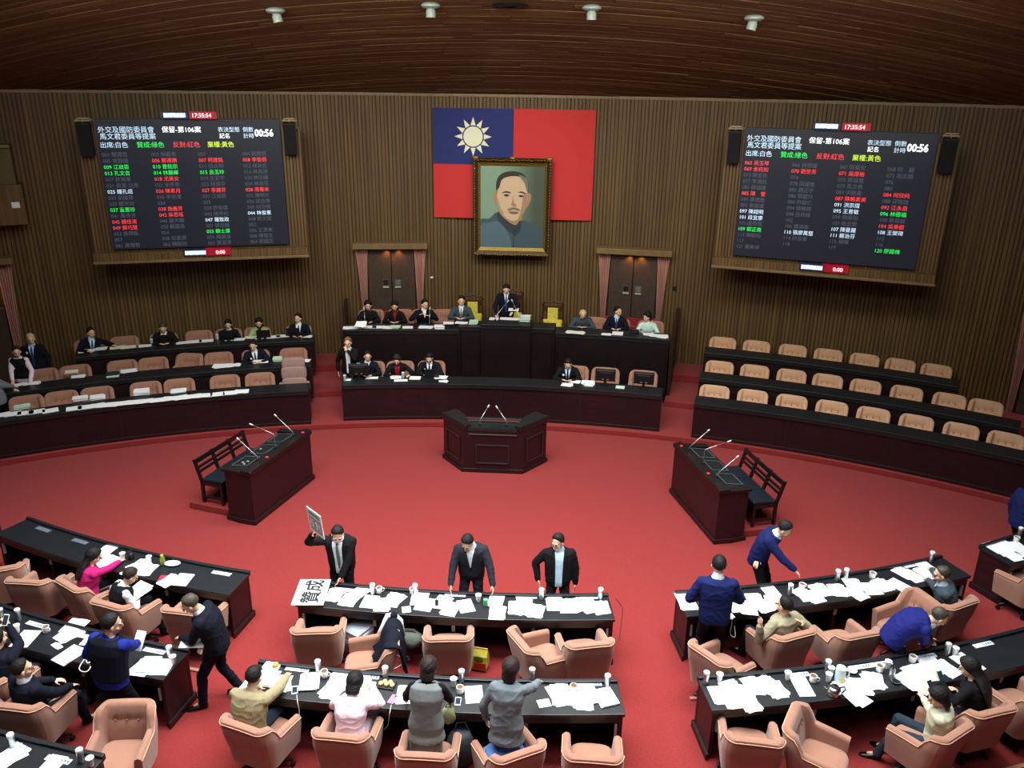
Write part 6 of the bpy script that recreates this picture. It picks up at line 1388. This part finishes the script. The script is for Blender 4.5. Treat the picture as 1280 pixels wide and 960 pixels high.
lump('dark_bag', 'dark bag at the knees of the man in the waistcoat', 'bag', 126, 852, 0.30, (0.26, 0.18, 0.30), cloth('bag_dark', (34, 36, 42)), 0, 4)
p = at(600, 834, 0.02); t = empty('snack_bag', p, R(-10), 'yellow and red snack bag standing on the floor under the middle front desk', 'bag')
YB = mat('bag_yellow', (206, 170, 40), 0.35, 0.3, 14, col2=(190, 196, 90))
b = MB(); b.loft([[V((w_*sx, d_*sy, z)) for sx, sy in ((-1, -1), (1, -1), (1, 1), (-1, 1))] for z, w_, d_ in ((0, 0.10, 0.07), (0.06, 0.12, 0.08), (0.22, 0.115, 0.06), (0.30, 0.11, 0.01), (0.33, 0.11, 0.004))]); part('body', b, YB, t, bevel=0.01)
b = MB(); b.box((0.02, -0.082, 0.09), (0.16, 0.008, 0.09)); part('red_print', b, mat('print_red', (176, 44, 24), 0.4), t); b = MB(); b.ell((0.0, -0.078, 0.19), (0.07, 0.006, 0.05)); part('green_print', b, mat('print_green', (80, 120, 40), 0.4), t)
# boxes and books under desks
def bookpile(px, py, z, lab, cols, dims=(0.42, 0.3), rz=0, th=0.05):
    p = at(px, py, z); t = empty('document_pile', p, R(rz), lab, 'documents')
    for i, cl in enumerate(cols):
        b = MB(); b.box((rp_.uniform(-.01, .01), rp_.uniform(-.01, .01), th*(i+0.5)), (dims[0], dims[1], th*0.94), rz=rp_.uniform(-.05, .05)); part('folder', b, cl, t, bevel=0.003)
GF = mat('folder_grey', (150, 156, 166), 0.6); DF = mat('folder_dark', (70, 74, 82), 0.6)
bookpile(452, 801, 0.2, 'pile of white and grey binders under the middle front desk', (WHT, GF, PAPER, GF, PAPER, GF), (0.30, 0.44), -28, 0.045)
bookpile(110, 868, 0.02, 'pile of dark grey folders on the floor under the left second desk', (DF, DF, DF), (0.34, 0.28), -30, 0.03)
bookpile(128, 866, 0.02, 'dark grey folder box beside the pile under the left second desk', (DF, DF), (0.24, 0.2), -40, 0.03)
# cables
def cable(name, label, pts, r_=0.004, m=WHITEC):
    out = []; n = len(pts); P = [V(p) for p in pts]
    for i in range(n-1):
        p0, p1, p2, p3 = P[max(i-1, 0)], P[i], P[i+1], P[min(i+2, n-1)]
        for k in range(5):
            u = k/5; out.append(0.5*((2*p1)+(-p0+p2)*u+(2*p0-5*p1+4*p2-p3)*u*u+(-p0+3*p1-3*p2+p3)*u**3))
    out.append(P[-1]); o = part(name, MB().tube(out, r_, 6), m, None, smooth=True); tag(o, label, 'cable')
cable('charging_cable', 'white cable looping on the left second desk by the standing man', [at(118, 818, D+.01), at(108, 823, D+.01), at(110, 829, D+.01), at(117, 823, D+.01), at(112, 817, D+.01), at(104, 826, D+.01), at(99, 836, D+.01), at(106, 840, D+.01), at(112, 836, D+.01), at(116, 826, D+.01)], 0.006)
cable('charging_cable', 'white cable hanging from the phone of the man in the tan jacket', [at(371, 869, D+.01), at(372, 878, D), at(374, 888, 0.65), at(373, 902, 0.5), at(366, 906, 0.4)])
cable('charging_cable', 'white cable hanging from the pink phone', [at(489, 881, D+.01), at(487, 892, 0.72), at(485, 906, 0.5), at(480, 912, 0.42)])
cable('charging_cable', 'white cable hanging behind the man in the navy suit', [at(911, 764, D+.0), at(915, 775, 0.68), at(913, 792, 0.45), at(919, 796, 0.38), at(918, 782, 0.5)], 0.005)
cable('power_cable', 'thin white cable on the floor under the middle front desk', [at(470, 790, 0.3), at(495, 818, 0.02), at(512, 822, 0.02), at(500, 832, 0.02), at(488, 838, 0.02)], 0.005)
cable('power_cable', 'thin dark cable on the red carpet right of the middle desks', [at(770, 748, 0.01), at(778, 760, 0.01), at(777, 775, 0.01), at(774, 800, 0.01)], 0.006, mat('cable_dark', (90, 30, 34), 0.6))
